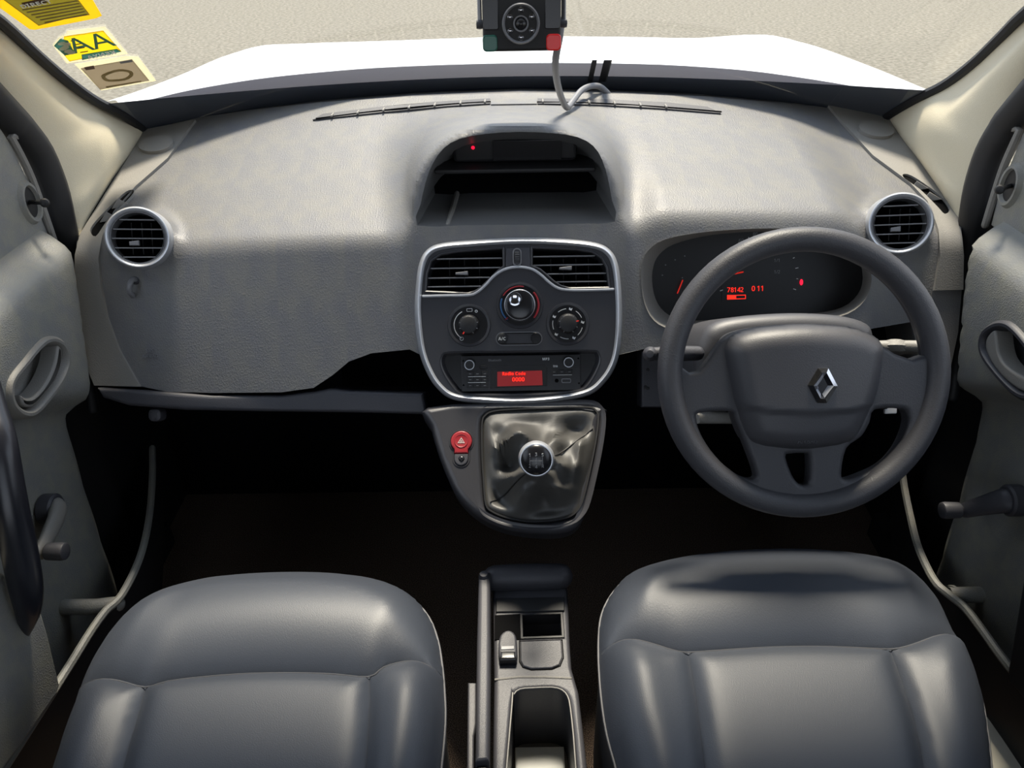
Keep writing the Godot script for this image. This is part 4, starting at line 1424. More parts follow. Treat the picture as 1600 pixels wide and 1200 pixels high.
# ---------------------------------------------------------------- steering wheel, column, stalks
func build_wheel() -> void:
	var f := frame(far(1255, 580, 0.993), Vector3(0, 0.5, 0.866))
	var a := [on(f, 1026, 570), on(f, 1484, 560), on(f, 1252, 355), on(f, 1258, 807)]
	var c := Vector2((a[0].x + a[1].x) / 2, (a[2].y + a[3].y) / 2)
	var R: float = ((a[1].x - a[0].x) + (a[2].y - a[3].y)) / 4
	f.origin = f * Vector3(c.x, c.y, 0)
	var t := thing("steering_wheel", "dark grey four spoke steering wheel with a chrome diamond emblem", "steering wheel", f)
	var r := 0.0160
	var path := []
	for i in 72:
		path.append(Vector3(cos(TAU * i / 72), sin(TAU * i / 72), 0) * (R - r))
	part("rim", ring_tube(Bag.new(), path, r, 18, 1.15), M.wheel, t, 60)
	var up: Array = [1058, 590, 1064, 573, 1078, 583, 1092, 580, 1108, 560, 1124, 535, 1145, 520, 1185, 510, 1252, 506, 1325, 510, 1360, 522, 1378, 540, 1398, 553, 1424, 562, 1440, 556, 1443, 535]
	# holes of the spoke plate: the upper opening follows the rim
	var cc := 2.0 * atan(1.0)
	var hu := PackedVector2Array()
	for i in range(2, up.size() - 2, 2):
		hu.append(on(f, up[i], up[i + 1]))
	var q0 := hu[0]
	var q1 := hu[hu.size() - 1]
	var ri := R - 2.0 * r + 0.003
	var a1 := q1.angle()
	var a0 := q0.angle()
	if a0 < 0:
		a0 += TAU
	for i in 33:
		hu.append(Vector2.from_angle(lerpf(a1, a0, i / 32.0)) * ri)
	var hl := round_loop(outline(f, [1088, 655, 1093, 645, 1140, 643, 1148, 656, 1163, 692, 1178, 732, 1179, 748, 1160, 746, 1135, 730, 1110, 703, 1094, 676]), 3)
	var hr := round_loop(outline(f, [1366, 640, 1408, 639, 1417, 650, 1416, 668, 1402, 700, 1378, 726, 1345, 742, 1320, 749, 1314, 738, 1322, 700, 1345, 682, 1358, 660]), 3)
	var sl := round_loop(outline(f, [1227, 714, 1233, 709, 1258, 708, 1264, 714, 1264, 748, 1259, 757, 1248, 756, 1237, 742]), 2)
	var b := ext(Bag.new(), disc(Vector2.ZERO, R - r * 1.1, -1, 72), -0.016, 0.006, 0.007, [ccw(hu), ccw(hl), ccw(hr), ccw(sl)], 4)
	part("spokes", b, M.wheel, t, 60)
	part("spoke_slot", ext(Bag.new(), inset(ccw(sl), -0.002), -0.03, -0.022), M.void, t)
	# crowned airbag cover in two fields, with a step between them
	var ao := ccw(round_loop(outline(f, [1127, 548, 1134, 529, 1152, 518, 1190, 510, 1252, 506, 1320, 510, 1356, 520, 1374, 532, 1379, 550, 1375, 585, 1367, 618, 1354, 652, 1336, 686, 1318, 695, 1290, 700, 1250, 703, 1205, 701, 1178, 696, 1163, 686, 1150, 655, 1142, 620, 1132, 575]), 3))
	var low := on(f, 1250, 642).y
	b = Bag.new()
	var crown := func(p: Vector2) -> Vector3:
		var d := to_edge(p, ao)
		var k := clampf(d / 0.028, 0, 1)
		var sag := low + 1.1 * (p.x - on(f, 1255, 600).x) * (p.x - on(f, 1255, 600).x)
		var z := 0.004 + 0.034 * sqrt(1.0 - (1.0 - k) * (1.0 - k)) - 0.004 * smoothstep(sag + 0.002, sag - 0.002, p.y)
		return Vector3(p.x, p.y, z - 0.35 * maxf(0, sag - p.y) * 0.4 - 1.2 * p.x * p.x)
	surf(b, ao, [], 0.004, crown, Vector3(0, 0, 1))
	skirt(b, ao, crown, func(p: Vector2): return Vector3(p.x, p.y, -0.03))
	var ab := part("airbag_cover", b, M.hub, t, 50)
	var p := on(f, 1251, 686)
	words("embossed_text", "AIRBAG", 0.0055, M.wheel, ab, Transform3D(Basis(), crown.call(p) + Vector3(0, 0, 0.0)), 0.001)
	# emblem: a hollow diamond with faceted arms
	p = on(f, 1266.5, 600)
	var dm := func(w: float, h: float, cut: float) -> PackedVector2Array:
		return PackedVector2Array([Vector2(w, 0), Vector2(cut, h), Vector2(-cut, h), Vector2(-w, 0), Vector2(-cut, -h), Vector2(cut, -h)])
	b = Bag.new()
	var z: float = crown.call(p).z
	var o1: PackedVector2Array = dm.call(0.0185, 0.0215, 0.0062)
	var o2: PackedVector2Array = dm.call(0.0124, 0.0162, 0.0030)
	var o3: PackedVector2Array = dm.call(0.0064, 0.0112, 0.0004)
	wall(b, o1, -0.004, o1, 0.0015)
	wall(b, o1, 0.0015, o2, 0.0050)
	wall(b, o2, 0.0050, o3, 0.0010)
	wall(b, o3, 0.0010, o3, -0.004)
	b.solid(0)
	b.move(0, Transform3D(Basis(Vector3.BACK, deg_to_rad(-2.0)), Vector3(p.x, p.y, z)))
	part("emblem", b, M.chrome, ab, 10, "chrome diamond emblem")
	b = Bag.new()
	for s in [-1, 1]:     # the two folds inside the diamond
		b.quad(Vector3(s * 0.0124, 0, 0.005), Vector3(s * 0.0010, s * -0.0150, 0.0045), Vector3(s * -0.0006, s * -0.0100, 0.001), Vector3(s * 0.0064, 0, 0.001))
	b.move(0, Transform3D(Basis(), Vector3(p.x, p.y, z + 0.0004)))
	part("emblem_fold", b, M.silver, ab, 10)
	b = ext(Bag.new(), dm.call(0.0068, 0.0118, 0.0006), -0.003, 0.0006)
	b.move(0, Transform3D(Basis(), Vector3(p.x, p.y, z)))
	part("emblem_ground", b, M.gloss, ab)

	# column shroud behind the wheel
	var n := Vector3(0, 0.5, 0.866)
	var cf := frame(far(1235, 560, 1.06), n)
	t = thing("steering_column", "grey moulded column shroud between steering wheel and instruments", "steering column", cf)
	b = ext(Bag.new(), round_loop(outline(cf, [1088, 560, 1096, 528, 1112, 507, 1150, 495, 1220, 489, 1280, 489, 1330, 494, 1362, 505, 1372, 522, 1374, 560, 1368, 610, 1350, 640, 1235, 652, 1120, 640, 1096, 610]), 3), -0.14, 0.0, 0.022, [], 6)
	part("shroud", b, M.hub, t, 60)
	b = ext(Bag.new(), outline(cf, [1090, 646, 1152, 646, 1150, 664, 1094, 664]), -0.06, -0.01, 0.006)
	part("lower_cover", b, M.trim, t)
	var ls := thing("column_stalk", "short dark lever with a round end left of the steering wheel rim", "column stalk", Transform3D(), "column stalks")
	var pa := far(1090, 552, 1.05)
	var pb := far(1016, 553, 1.03)
	part("lever", tube(Bag.new(), [pa, pa.lerp(pb, 0.5), pb], [0.010, 0.011, 0.0085], 14), M.lower, ls)
	b = lathe(Bag.new(), [Vector2(0, 0.012), Vector2(0.005, 0.011), Vector2(0.0085, 0.006), Vector2(0.010, 0.0), Vector2(0.010, -0.008), Vector2(0, -0.008)], 22, frame(pb, (eye - pb).lerp(pb - pa, 0.3)))
	part("end_button", b, M.lower, ls)
	var rs := thing("column_stalk", "grey stepped lever seen through the wheel right of its hub", "column stalk", Transform3D(), "column stalks")
	pa = far(1366, 542, 1.05)
	pb = far(1450, 543, 1.03)
	part("lever", tube(Bag.new(), [pa, pa.lerp(pb, 0.28), pa.lerp(pb, 0.3), pa.lerp(pb, 0.5), pa.lerp(pb, 0.52), pb], [0.0085, 0.0095, 0.0085, 0.0085, 0.0095, 0.0095], 14), M.trim, rs)
	b = Bag.new()
	tube(b, [pa.lerp(pb, 0.31), pa.lerp(pb, 0.40), pa.lerp(pb, 0.49)], [0.0112, 0.0116, 0.0112], 8)
	part("twist_ring", b, M.trim, rs, 20)


# ---------------------------------------------------------------- gear lever
func build_gear() -> void:
	var t := thing("gear_lever", "gear lever with a round black knob over a crumpled leather gaiter", "gear lever")
	var gb := ccw(outline(G, GAITER, 3))
	gb = inset(gb, 0.0012)
	var n := gb.size()
	var ctr := on(G, 838, 745)
	var kpos := far(838, 716, 1.05)
	var axis := Vector3(-0.03, 0.80, 0.60).normalized()
	var neck := kpos - axis * 0.040
	var ln := G.affine_inverse() * neck
	var nz := noise(FastNoiseLite.TYPE_SIMPLEX_SMOOTH, 0.11, 1, 17)
	var b := Bag.new()
	sheet(b, n, 26, func(u, v):
		var i := roundi(u * n) % n
		var o := gb[i]
		var ang := (o - ctr).angle()
		var s: float = v
		var base := o.lerp(ctr, minf(s * 1.05, 0.87))
		var lift := ln.z * pow(smoothstep(0.12, 1.0, s), 1.15)
		var top := Vector2(ln.x, ln.y) + Vector2.from_angle(ang) * 0.0115
		var p2 := base.lerp(top, smoothstep(0.45, 1.0, s))
		var w := sin(PI * minf(s * 1.05, 1.0))
		var fold := 0.0085 * w * sin(ang * 3.0 + 0.6 + s * 3.0) + 0.0055 * w * sin(ang * 5.0 - s * 7.0 + 1.4) + 0.004 * w * sin(s * 13.0 + ang * 2.0)
		var at := Vector2(p2.x, p2.y)
		fold += w * smoothstep(0.0, 0.25, s) * (0.020 * (0.55 - absf(nz.get_noise_2dv(at * 100.0)) * 2.2) + 0.006 * nz.get_noise_2dv(at * 260.0 + Vector2(40, 9)))
		var puff := 0.013 * sin(PI * clampf(s / 0.55, 0, 1))
		return Vector3(p2.x, p2.y, -0.004 + lift + puff + fold), Vector3(ctr.x, ctr.y, 1))
	b.move(0, G)
	var ga := part("gaiter", b, M.gaiter, t, 80)
	var seams := [[757, 790, 812, 748], [918, 658, 868, 705]]
	for e in seams:
		var o := on(G, e[0], e[1])
		var i0 := 0
		for i in n:
			if gb[i].distance_to(o) < gb[i0].distance_to(o):
				i0 = i
		var pts := []
		for k in 12:
			var v := (2 + k * 1.6) / 26.0
			var vi := roundi(v * 26)
			var from := (i0 * 26 + vi) * 6
			pts.append(b.v[from] + G.basis.z * 0.001)
		part("gaiter_seam", tube(Bag.new(), pts, 0.0011, 6), M.black, ga)
	part("shaft", tube(Bag.new(), [neck - axis * 0.04, neck, kpos - axis * 0.01], 0.0085, 14), M.gloss, t)
	var kf := frame(kpos, Vector3(-0.03, 0.46, 0.88))
	var kb := part("knob", lathe(Bag.new(), [Vector2(0, -0.034), Vector2(0.011, -0.034), Vector2(0.013, -0.026), Vector2(0.0195, -0.014), Vector2(0.0232, -0.004), Vector2(0.0238, 0.002), Vector2(0.021, 0.006), Vector2(0, 0.006)], 40, kf), M.gloss, t, 60)
	part("chrome_band", lathe(Bag.new(), [Vector2(0.0238, -0.004), Vector2(0.0246, 0.002), Vector2(0.0240, 0.0085), Vector2(0.0220, 0.0125), Vector2(0.0208, 0.0125), Vector2(0.0208, 0)], 40, kf), M.silver, kb, 60)
	var cap2 := part("knob_cap", lathe(Bag.new(), [Vector2(0.0212, 0.010), Vector2(0.0208, 0.0128), Vector2(0.016, 0.0160), Vector2(0.008, 0.0178), Vector2(0, 0.0182)], 36, kf), M.gloss, kb, 60)
	for l in [["3", 0.0, 0.0085], ["5", 0.0085, 0.0075], ["1", -0.0085, 0.0075], ["2", -0.0085, -0.0075], ["4", 0.0, -0.0085], ["R", 0.0085, -0.0075]]:
		words("gear_print", l[0], 0.0042, M.mark if l[2] > 0 else M.slat, cap2, kf * Transform3D(Basis(), Vector3(l[1], l[2], 0.0172)), 0.0016)
	for l in [[-0.0085, 0.0045], [0.0, 0.0045], [0.0085, 0.0045]]:
		part("gear_print", box(Bag.new(), Vector3(l[0], 0, 0.0180), Vector3(0.0005, 0.009, 0.0008), 0, kf), M.slat, cap2)
	part("gear_print", box(Bag.new(), Vector3(0, 0, 0.0181), Vector3(0.017, 0.0005, 0.0008), 0, kf), M.slat, cap2)


# ---------------------------------------------------------------- seats
func build_seats() -> void:
	var S := frame(Vector3(0, 0.375, 0), Vector3.UP, Vector3.RIGHT)
	var rows := [
		["passenger seat cushion of black leather, left of the handbrake", [120, 1105, 132, 1070, 150, 1034, 170, 1004, 196, 974, 228, 948, 272, 926, 330, 911, 400, 904, 480, 902, 550, 906, 605, 917, 645, 938, 670, 965, 684, 1000, 691, 1040, 695, 1085, 696, 1130, 690, 1200, 678, 1290, 660, 1400, 640, 1520, 500, 1600, 60, 1620, 10, 1500, 50, 1330, 86, 1200],
			[90, 1092, 123, 1087, 160, 1084, 200, 1089, 240, 1099, 275, 1090, 330, 1083, 400, 1078, 470, 1077, 530, 1079, 582, 1083, 605, 1068, 635, 1059, 665, 1056, 693, 1064, 730, 1075], 240, 582, [[240, 1099, 226, 1150, 212, 1200, 180, 1320, 130, 1560], [582, 1083, 583, 1140, 579, 1200, 570, 1320, 550, 1600]]],
		["driver's seat cushion of black leather, behind the steering wheel", [936, 985, 941, 958, 954, 932, 976, 908, 1010, 892, 1060, 879, 1130, 870, 1215, 866, 1295, 869, 1350, 877, 1400, 893, 1440, 921, 1470, 957, 1490, 1000, 1506, 1018, 1521, 1055, 1534, 1095, 1542, 1140, 1549, 1200, 1560, 1330, 1570, 1500, 1540, 1620, 1100, 1620, 1010, 1520, 985, 1350, 966, 1220, 948, 1150, 939, 1090, 935, 1030],
			[900, 1040, 939, 1030, 965, 1023, 990, 1025, 1020, 1033, 1045, 1041, 1070, 1045, 1130, 1041, 1200, 1037, 1270, 1036, 1330, 1038, 1380, 1040, 1410, 1034, 1445, 1021, 1478, 1010, 1497, 1015, 1530, 1025], 1070, 1380, [[1070, 1045, 1078, 1090, 1086, 1140, 1093, 1200, 1110, 1350, 1130, 1620], [1380, 1040, 1398, 1090, 1414, 1140, 1428, 1200, 1450, 1350, 1470, 1620]]]]
	for k in 2:
		var r: Array = rows[k]
		var t := thing("front_seat", r[0], "car seat", S, "front seats")
		var o := ccw(outline(S, r[1], 3))
		var seam := []
		for q in curve(line3(S, r[2]), 3):
			seam.append(Vector2(q.x, q.y))
		var sides := []
		for e in r[5]:
			var l := []
			for q in curve(line3(S, e), 3):
				l.append(Vector2(q.x, q.y))
			sides.append(l)
		var lo := 9.0
		var hi := -9.0
		for p in o:
			lo = minf(lo, p.y)
			hi = maxf(hi, p.y)
		var jl: Vector2 = sides[0][0]
		var jr: Vector2 = sides[1][0]
		var cx := (jl.x + jr.x) / 2
		# fields: ahead of the cross seam, centre, left and right
		var ahead := PackedVector2Array(seam)
		ahead.append(Vector2(seam[seam.size() - 1].x + 0.3, hi + 0.2))
		ahead.append(Vector2(seam[0].x - 0.3, hi + 0.2))
		var aft := PackedVector2Array(seam)
		aft.append(Vector2(seam[seam.size() - 1].x + 0.3, lo - 0.2))
		aft.append(Vector2(seam[0].x - 0.3, lo - 0.2))
		var mid := PackedVector2Array([jl + Vector2(0, 0.1)])
		mid.append_array(PackedVector2Array(sides[0]))
		mid.append(Vector2(sides[0][-1].x, lo - 0.3))
		mid.append(Vector2(sides[1][-1].x, lo - 0.3))
		var rv: Array = sides[1].duplicate()
		rv.reverse()
		mid.append_array(PackedVector2Array(rv))
		mid.append(jr + Vector2(0, 0.1))
		var fields := []
		fields.append(["front_panel", big(Geometry2D.intersect_polygons(scaled(o, 1000), scaled(ahead, 1000)))])
		var rest := big(Geometry2D.intersect_polygons(scaled(o, 1000), scaled(aft, 1000)))
		fields.append(["centre_panel", big(Geometry2D.intersect_polygons(scaled(rest, 1000), scaled(mid, 1000)))])
		for p in Geometry2D.clip_polygons(scaled(rest, 1000), scaled(mid, 1000)):
			if absf(area(p)) > 4000:
				fields.append(["side_bolster", scaled(p, 0.001)])
		var seam_y := func(x: float) -> float:
			for i in seam.size() - 1:
				if x <= seam[i + 1].x:
					return lerpf(seam[i].y, seam[i + 1].y, clampf((x - seam[i].x) / maxf(seam[i + 1].x - seam[i].x, 1e-5), 0, 1))
			return seam[-1].y
		for fd in fields:
			var fo := ccw(fd[1])
			var ahead_of: bool = fd[0] == "front_panel"
			var b := Bag.new()
			var height := func(p: Vector2) -> Vector3:
				var d := to_edge(p, o)
				var e := clampf(d / 0.055, 0, 1)
				var z := 0.040 * sqrt(1.0 - (1.0 - e) * (1.0 - e))
				var g := to_edge(p, fo)
				var pad := 1.0 - exp(-g / 0.010)
				z -= 0.006 * (1.0 - pad) * clampf(d / 0.02, 0, 1)
				var sy: float = p.y - seam_y.call(p.x)
				var across := clampf(absf(p.x - cx) / 0.25, 0, 1)
				if sy > 0:
					z += 0.024 * sin(PI * clampf(sy / 0.17, 0, 1)) * (1.0 - 0.4 * across * across) * e
				else:
					z += 0.012 * smoothstep(0.55, 0.85, across) * e * clampf(-sy / 0.05, 0, 1) + 0.006 * pad - 0.01 * clampf(-sy / 0.3, 0, 1)
				return Vector3(p.x, p.y, z)
			surf(b, fo, [], 0.009, height, Vector3(cx, 0.6, 3))
			part(fd[0], b, M.leather, t, 75)
		part("seat_base", ext(Bag.new(), inset(o, 0.004), -0.25, 0.0015), M.rubber, t)
		var pp := []
		for p in o:
			pp.append(Vector3(p.x, p.y, 0.001))
		part("piping", ring_tube(Bag.new(), pp, 0.0016, 6), M.piping, t, 60)
		# a fine stitch line along the cross seam and the outer side seam
		var st := []
		for i in range(0, seam.size()):
			var p: Vector2 = seam[i]
			if Geometry2D.is_point_in_polygon(p, o):
				var d := to_edge(p, o)
				var e := clampf(d / 0.055, 0, 1)
				st.append(Vector3(p.x, p.y - 0.0035, 0.040 * sqrt(1.0 - (1.0 - e) * (1.0 - e)) - 0.003 * clampf(d / 0.02, 0, 1)))
		part("stitched_seam", tube(Bag.new(), st, 0.0009, 5), M.piping, t)

func big(list: Array) -> PackedVector2Array:
	var best: PackedVector2Array = list[0]
	for p in list:
		if absf(area(p)) > absf(area(best)):
			best = p
	return scaled(best, 0.001)


# ---------------------------------------------------------------- console between the seats, handbrake
func build_tunnel() -> void:
	var P := frame(Vector3(0, 0.30, 0), Vector3.UP, Vector3.RIGHT)
	var t := thing("floor_console", "dark grey floor console with an open bin between the two seats", "floor console", P)
	var o := outline(P, [768, 884, 884, 882, 888, 940, 890, 1000, 893, 1042, 904, 1080, 910, 1130, 918, 1200, 930, 1320, 766, 1330, 770, 1200, 772, 1062, 771, 960])
	var bin := ccw(outline(P, [800, 1100, 803, 1085, 812, 1077, 830, 1075, 862, 1074, 878, 1078, 887, 1088, 891, 1105, 896, 1150, 901, 1220, 908, 1310, 796, 1315], 2))
	var well := ccw(outline(P, [773, 962, 812, 960, 813, 1000, 773, 1000]))
	var pocket := ccw(outline(P, [816, 962, 876, 960, 878, 994, 817, 996]))
	var ledge := ccw(outline(P, [775, 936, 882, 934, 882, 956, 775, 958]))
	var b := ext(Bag.new(), o, -0.26, 0.0, 0.006, [bin, pocket])
	part("console_body", b, M.lower, t)
	part("bin_floor", ext(Bag.new(), inset(bin, -0.003), -0.135, -0.13), M.trim, t)
	var P2 := frame(Vector3(0, 0.20, 0), Vector3.UP, Vector3.RIGHT)
	b = ext(Bag.new(), outline(P2, [805, 1166, 881, 1165, 888, 1290, 806, 1290]), -0.13, -0.10, 0.004)
	part("edge_line", tube(Bag.new(), line3(P, [774, 1062, 811, 1058, 850, 1058, 892, 1060], 0.0), 0.0016, 6), M.trim, t)
	part("bin_step", b, M.white, t, 42, "pale step in the bin")
	part("bin_edge", ring_tube(Bag.new(), Array(bin).map(func(p): return Vector3(p.x, p.y, 0.0)), 0.0010, 6), M.trim, t)
	part("pocket_floor", ext(Bag.new(), inset(pocket, -0.002), -0.06, -0.055), M.black, t)
	part("pocket_rim", rim(Bag.new(), inset(pocket, -0.004), [Vector2(0, -0.001), Vector2(0.001, 0.0015), Vector2(0.004, 0.0015), Vector2(0.005, -0.02)]), M.black, t)
	part("tray_lid", ext(Bag.new(), ccw(outline(P, [813, 1003, 877, 1001, 879, 1028, 874, 1040, 862, 1045, 830, 1046, 818, 1042, 813, 1034])), -0.003, 0.0025, 0.002), M.lower, t)
	part("lid_gap", rim(Bag.new(), inset(ccw(outline(P, [813, 1003, 877, 1001, 879, 1028, 874, 1040, 862, 1045, 830, 1046, 818, 1042, 813, 1034])), -0.002), [Vector2(0, -0.003), Vector2(0, 0.0004), Vector2(0.0016, 0.0004), Vector2(0.0016, -0.003)]), M.void, t)
	part("dark_ledge", ext(Bag.new(), ledge, -0.003, 0.003, 0.002), M.black, t)
	part("front_well", ext(Bag.new(), well, -0.002, 0.001), M.void, t)
	var rp := line3(P, [773, 912, 800, 911, 840, 910, 876, 909], 0.012)
	part("padded_roll", tube(Bag.new(), rp, [0.021, 0.022, 0.022, 0.021], 16, 0.9), M.lower, t)
	var eb := ccw(outline(P, [779, 1015, 782, 1001, 790, 994, 799, 994, 806, 1001, 808, 1015, 808, 1034, 803, 1039, 784, 1039, 780, 1034], 2))
	var bt := part("release_button", ext(Bag.new(), eb, -0.003, 0.013, 0.0035, [], 4), M.lower, t, 60)
	part("button_slit", ext(Bag.new(), outline(P, [783, 1019, 804, 1018, 804, 1024, 783, 1025]), 0.010, 0.0140, 0.001), M.slat, bt)
	part("button_front", ext(Bag.new(), outline(P, [781, 1026, 807, 1026, 807, 1040, 781, 1040]), 0.0, 0.0138, 0.004), M.gloss, bt)

	var H := frame(Vector3(0, 0.335, 0), Vector3.UP, Vector3.RIGHT)
	t = thing("handbrake_lever", "long straight grey handbrake lever along the left edge of the floor console", "handbrake", H)
	part("lever_grip", ext(Bag.new(), outline(H, [748, 893, 766, 892, 766, 1000, 764, 1186, 742, 1188, 745, 1000]), -0.045, 0.0, 0.006), M.lower, t)
	var c := on(H, 756, 900)
	part("pivot_cap", lathe(Bag.new(), [Vector2(0, 0.006), Vector2(0.006, 0.005), Vector2(0.008, 0), Vector2(0.008, -0.02), Vector2(0, -0.02)], 18, Transform3D(Basis(), Vector3(c.x, c.y, 0))), M.lower, t)
	part("lever_end", ext(Bag.new(), outline(H, [744, 1189, 762, 1188, 762, 1290, 742, 1290]), -0.04, -0.010, 0.005), M.black, t)
	var W := frame(Vector3(0, 0.29, 0), Vector3.UP, Vector3.RIGHT)
	t = thing("side_plate", "thin grey cover plate on the carpet side of the handbrake lever", "cover plate", W)
	part("plate", ext(Bag.new(), outline(W, [731, 1066, 745, 1066, 745, 1130, 741, 1150, 740, 1320, 728, 1320]), -0.2, 0.0, 0.003), M.lower, t)
	t = thing("sill_plate", "bare pale metal door sill between the driver's seat and the right door", "door sill", Transform3D())
	var E := frame(Vector3(0, 0.12, 0), Vector3.UP, Vector3.RIGHT)
	b = ext(Bag.new(), outline(E, [1520, 1060, 1552, 1060, 1650, 1250, 1560, 1260]), -0.10, 0.0, 0.004)
	b.move(0, E)
	part("metal_sill", b, M.steel, t)


# ---------------------------------------------------------------- on the windscreen: stickers, rear facing camera and its cable
func build_glass_items() -> void:
	var s0 := screen_at(-0.62, 0.35)
	var n := (screen_at(-0.62, 0.36) - screen_at(-0.62, 0.34)).cross(screen_at(-0.61, 0.35) - screen_at(-0.63, 0.35))
	if n.dot(eye - s0) < 0:
		n = -n
	var f := frame(s0 + n.normalized() * 0.002, n)
	var pl := func(called: String, o: Array, z: float, m: Material, t: Node3D, hole := []): return part(called, ext(Bag.new(), outline(f, o), z, z + 0.0006, 0.0, [outline(f, hole)] if hole else []), m, t)
	var t := thing("yellow_permit_sticker", "bright yellow permit sticker at the top left of the windscreen", "sticker", f, "windscreen stickers")
	pl.call("paper", [-70, -45, 110, -60, 159, 24, 150, 28, 100, 38, 54, 46, 46, 45, 0, 12], 0.0, M.yellow, t, [-18, -19, 100, -29, 138, 21, 100, 28, 60, 38, 19, 7])
	pl.call("printed_field", [-20, -20, 100, -30, 140, 22, 100, 29, 60, 39, 18, 8], 0.0007, M.olive, t)
	pl.call("print_band", [33, 3, 66, -4, 74, 2, 38, 9], 0.0014, M.brown, t)
	var w := on(f, 55, 3)
	var ang := (on(f, 74, -1) - on(f, 36, 6)).angle()
	words("print", "DIRECT", 0.009, M.print_white, t, Transform3D(Basis(Vector3.BACK, ang), Vector3(w.x, w.y, 0.0034)), 0.0004, true)
	for k in 6:
		pl.call("print_line", [34 + k * 7, 13 + k * 4.0, 120 + k * 3, -1 + k * 4.2, 121 + k * 3, 0 + k * 4.2, 35 + k * 7, 14.5 + k * 4.0], 0.0014, M.film_mark, t)

	t = thing("membership_sticker", "yellow and green AA KENYA sticker in mirror writing on the windscreen", "sticker", f, "windscreen stickers")
	pl.call("paper", [82, 70, 92, 58, 104, 52, 104, 48, 164, 41, 200, 84, 104, 99], 0.0, M.cream, t, [86, 70, 95, 60, 100, 57, 161, 48, 188, 79, 108, 94, 99, 84])
	pl.call("yellow_field", [100, 56, 161, 47, 189, 79, 108, 95, 96, 80], 0.0007, M.orange, t, [128, 84.5, 181, 76, 187, 79, 129, 91])
	pl.call("green_band", [127, 84, 182, 75, 189, 79, 128, 92], 0.0014, M.teal, t)
	pl.call("crest_field", [84, 70, 94, 59, 106, 62, 117, 82, 101, 85], 0.0014, M.teal, t)
	for k in [[96, 66], [101, 72], [106, 78], [98, 74], [111, 80], [104, 67]]:
		var q := on(f, k[0], k[1])
		part("crest_blossom", ext(Bag.new(), disc(q, 0.0062, 0.0045, 10), 0.002, 0.0027), M.cream, t)
	ang = (on(f, 175, 78) - on(f, 130, 87)).angle()
	var back := Basis(Vector3.BACK, ang) * Basis(Vector3.UP, PI)
	w = on(f, 158, 82.5)
	words("print", "KENYA", 0.0105, M.print_white, t, Transform3D(back, Vector3(w.x, w.y, 0.0036)), 0.0004, true)
	w = on(f, 140, 66)
	var big_aa := words("print", "AA", 0.041, M.teal, t, Transform3D(back, Vector3(w.x, w.y, 0.0020)), 0.0006)
	for k in 4:
		pl.call("print_line", [110 + k * 5, 62 + k * 6.0, 122 + k * 5, 60 + k * 6.0, 122 + k * 5, 61 + k * 6.0, 110 + k * 5, 63 + k * 6.0], 0.0014, M.brown, t)

	t = thing("licence_disc", "faded grey brown licence sticker just above the bonnet's left corner", "sticker", f, "windscreen stickers")
	pl.call("clear_pocket", [116, 100, 196, 87, 216, 88, 244, 126, 158, 141], 0.0, M.cream, t, [127, 106, 206, 93, 232, 125, 156, 138])
	pl.call("faded_print", [126, 106, 206, 92, 233, 125, 156, 139], 0.0007, M.film, t)
	part("faded_seal", rim(Bag.new(), outline(f, [160, 115, 185, 107, 205, 110, 207, 117, 195, 124, 170, 126, 160, 122], 3), [Vector2(0, 0.0013), Vector2(0, 0.002), Vector2(0.006, 0.002), Vector2(0.006, 0.0013)]), M.film_mark, t)
	pl.call("print_band", [131, 104, 146, 101, 148, 106, 134, 108], 0.0014, M.brown, t)
	pl.call("print_band", [186, 95, 205, 92, 207, 95, 188, 98], 0.0014, M.slat, t)
	pl.call("print_line", [165, 134, 220, 125, 221, 126, 166, 135.5], 0.0014, M.film_mark, t)

	# camera
	var cf := frame(far(816, 34, 1.15), (eye - far(816, 34, 1.15)).normalized())
	t = thing("cabin_camera", "black square cabin camera with a lens ringed by six lamps, above the bonnet", "camera", cf)
	var a := on(cf, 755, 81)
	var c := on(cf, 876, 81)
	var wid := c.x - a.x
	var mid := Vector2((a.x + c.x) / 2, a.y + wid * 0.43)
	var body := rrect(wid, wid * 0.86, 0.008, mid)
	part("case", ext(Bag.new(), body, -0.045, 0.0, 0.004), M.black, t)
	for s in [-1, 1]:
		var o := rrect(0.023, wid * 0.62, 0.003, mid + Vector2(s * (wid / 2 - 0.0125), 0.016))
		part("side_panel", ext(Bag.new(), o, -0.001, 0.0016, 0.001), M.gloss, t)
		var cr := rrect(0.0225, 0.0235, 0.006, Vector2(mid.x + s * (wid / 2 - 0.0108), a.y + 0.0117))
		part("corner_lamp", ext(Bag.new(), cr, -0.03, 0.0024, 0.002), M.green_lamp if s < 0 else M.red_lamp, t, 42, "green corner" if s < 0 else "red corner")
		var x: float = mid.x + s * (wid / 2 + 0.0045)
		var y := on(cf, 816, 37).y
		part("bracket_arm", tube(Bag.new(), [Vector3(x, y, -0.014), Vector3(x, y + 0.04, -0.016), Vector3(x * 0.98, y + 0.10, -0.03)], 0.0032, 8, 1.8), M.slat, t)
		part("thumb_screw", lathe(Bag.new(), [Vector2(0, 0.006), Vector2(0.006, 0.005), Vector2(0.0068, 0), Vector2(0.006, -0.005), Vector2(0, -0.005)], 16, Transform3D(Basis(Vector3.UP, PI / 2), Vector3(x, y, -0.012))), M.lower, t)
	part("bracket_foot", box(Bag.new(), Vector3(mid.x, on(cf, 816, 37).y + 0.103, -0.035), Vector3(wid + 0.01, 0.006, 0.03), 0.002), M.slat, t)
	var lc := on(cf, 814, 37)
	var ring := part("lens_ring", rim(Bag.new(), disc(lc, 0.0285, -1, 44), [Vector2(0, -0.001), Vector2(0.0004, 0.010), Vector2(0.002, 0.0125), Vector2(0.004, 0.010), Vector2(0.005, 0.003)]), M.slat, t, 60)
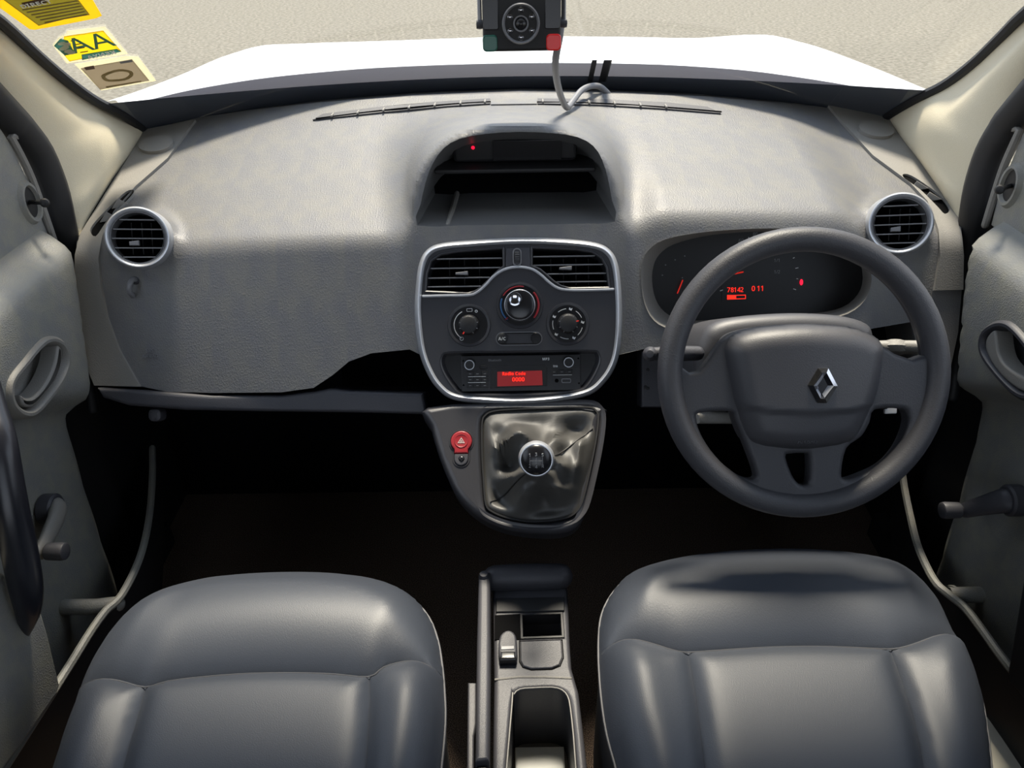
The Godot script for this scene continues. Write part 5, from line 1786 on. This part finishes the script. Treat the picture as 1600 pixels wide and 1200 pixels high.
	part("lamp_plate", ext(Bag.new(), disc(lc, 0.0255, -1, 40), 0.0, 0.005), M.black, ring)
	part("lens_rim", rim(Bag.new(), disc(lc, 0.0118, -1, 32), [Vector2(0, 0.004), Vector2(0.0006, 0.0085), Vector2(0.0018, 0.0085), Vector2(0.003, 0.0055)]), M.slat, ring)
	part("lens", lathe(Bag.new(), [Vector2(0, 0.0095), Vector2(0.005, 0.0085), Vector2(0.009, 0.0055), Vector2(0.0092, 0.004), Vector2(0, 0.004)], 28, Transform3D(Basis(), Vector3(lc.x, lc.y, 0))), M.gloss, ring)
	for k in 6:
		var q := lc + Vector2.from_angle(PI / 2 + k * PI / 3) * 0.0185
		part("lamp", lathe(Bag.new(), [Vector2(0, 0.0085), Vector2(0.0020, 0.0078), Vector2(0.0030, 0.0058), Vector2(0.0042, 0.0055), Vector2(0.0044, 0.0045), Vector2(0, 0.0045)], 16, Transform3D(Basis(), Vector3(q.x, q.y, 0))), M.chrome, ring)
	t = thing("camera_cable", "thick grey cable hanging from the cabin camera down to the dashboard", "cable")
	var cb := [far(878, 30, 1.18), far(874, 60, 1.19), far(868, 95, 1.22), far(870, 125, 1.28), far(877, 152, 1.36), far(886, 168, 1.42), far(896, 157, 1.45), far(908, 142, 1.48), far(922, 135, 1.50), far(936, 135, 1.52), far(947, 143, 1.53), far(952, 150, 1.54)]
	part("cable", tube(Bag.new(), curve(cb, 5), 0.0058, 10), M.slat, t)


func build_small_items() -> void:
	var p := dash_at(Vector2(212, 438))
	var q := dash_at(Vector2(208, 462))
	var n := Vector3(0, 0.5, 0.866)
	var t := thing("bag_hook", "small curved grey hook on the dashboard under the left round air vent", "hook")
	part("hook_bar", tube(Bag.new(), curve([p - n * 0.004, p + n * 0.010, p.lerp(q, 0.35) + n * 0.017, p.lerp(q, 0.8) + n * 0.013, q + n * 0.002], 4), 0.0042, 10), M.slat, t)
	part("hook_socket", lathe(Bag.new(), [Vector2(0, 0.003), Vector2(0.006, 0.0025), Vector2(0.007, 0), Vector2(0.007, -0.006), Vector2(0, -0.006)], 18, frame(p, n)), M.lower, t)
	t = thing("ignition_tab", "small pale tab hanging below the steering column on the right", "tab")
	var c := far(1391, 640, 1.12)
	part("tab", box(Bag.new(), Vector3.ZERO, Vector3(0.018, 0.012, 0.004), 0.0015, frame(c, Vector3(0, 0.5, 0.866))), M.mark, t)
	part("tab_stem", tube(Bag.new(), [far(1365, 632, 1.12), far(1374, 636, 1.12), far(1384, 637, 1.12)], 0.003, 8), M.black, t)
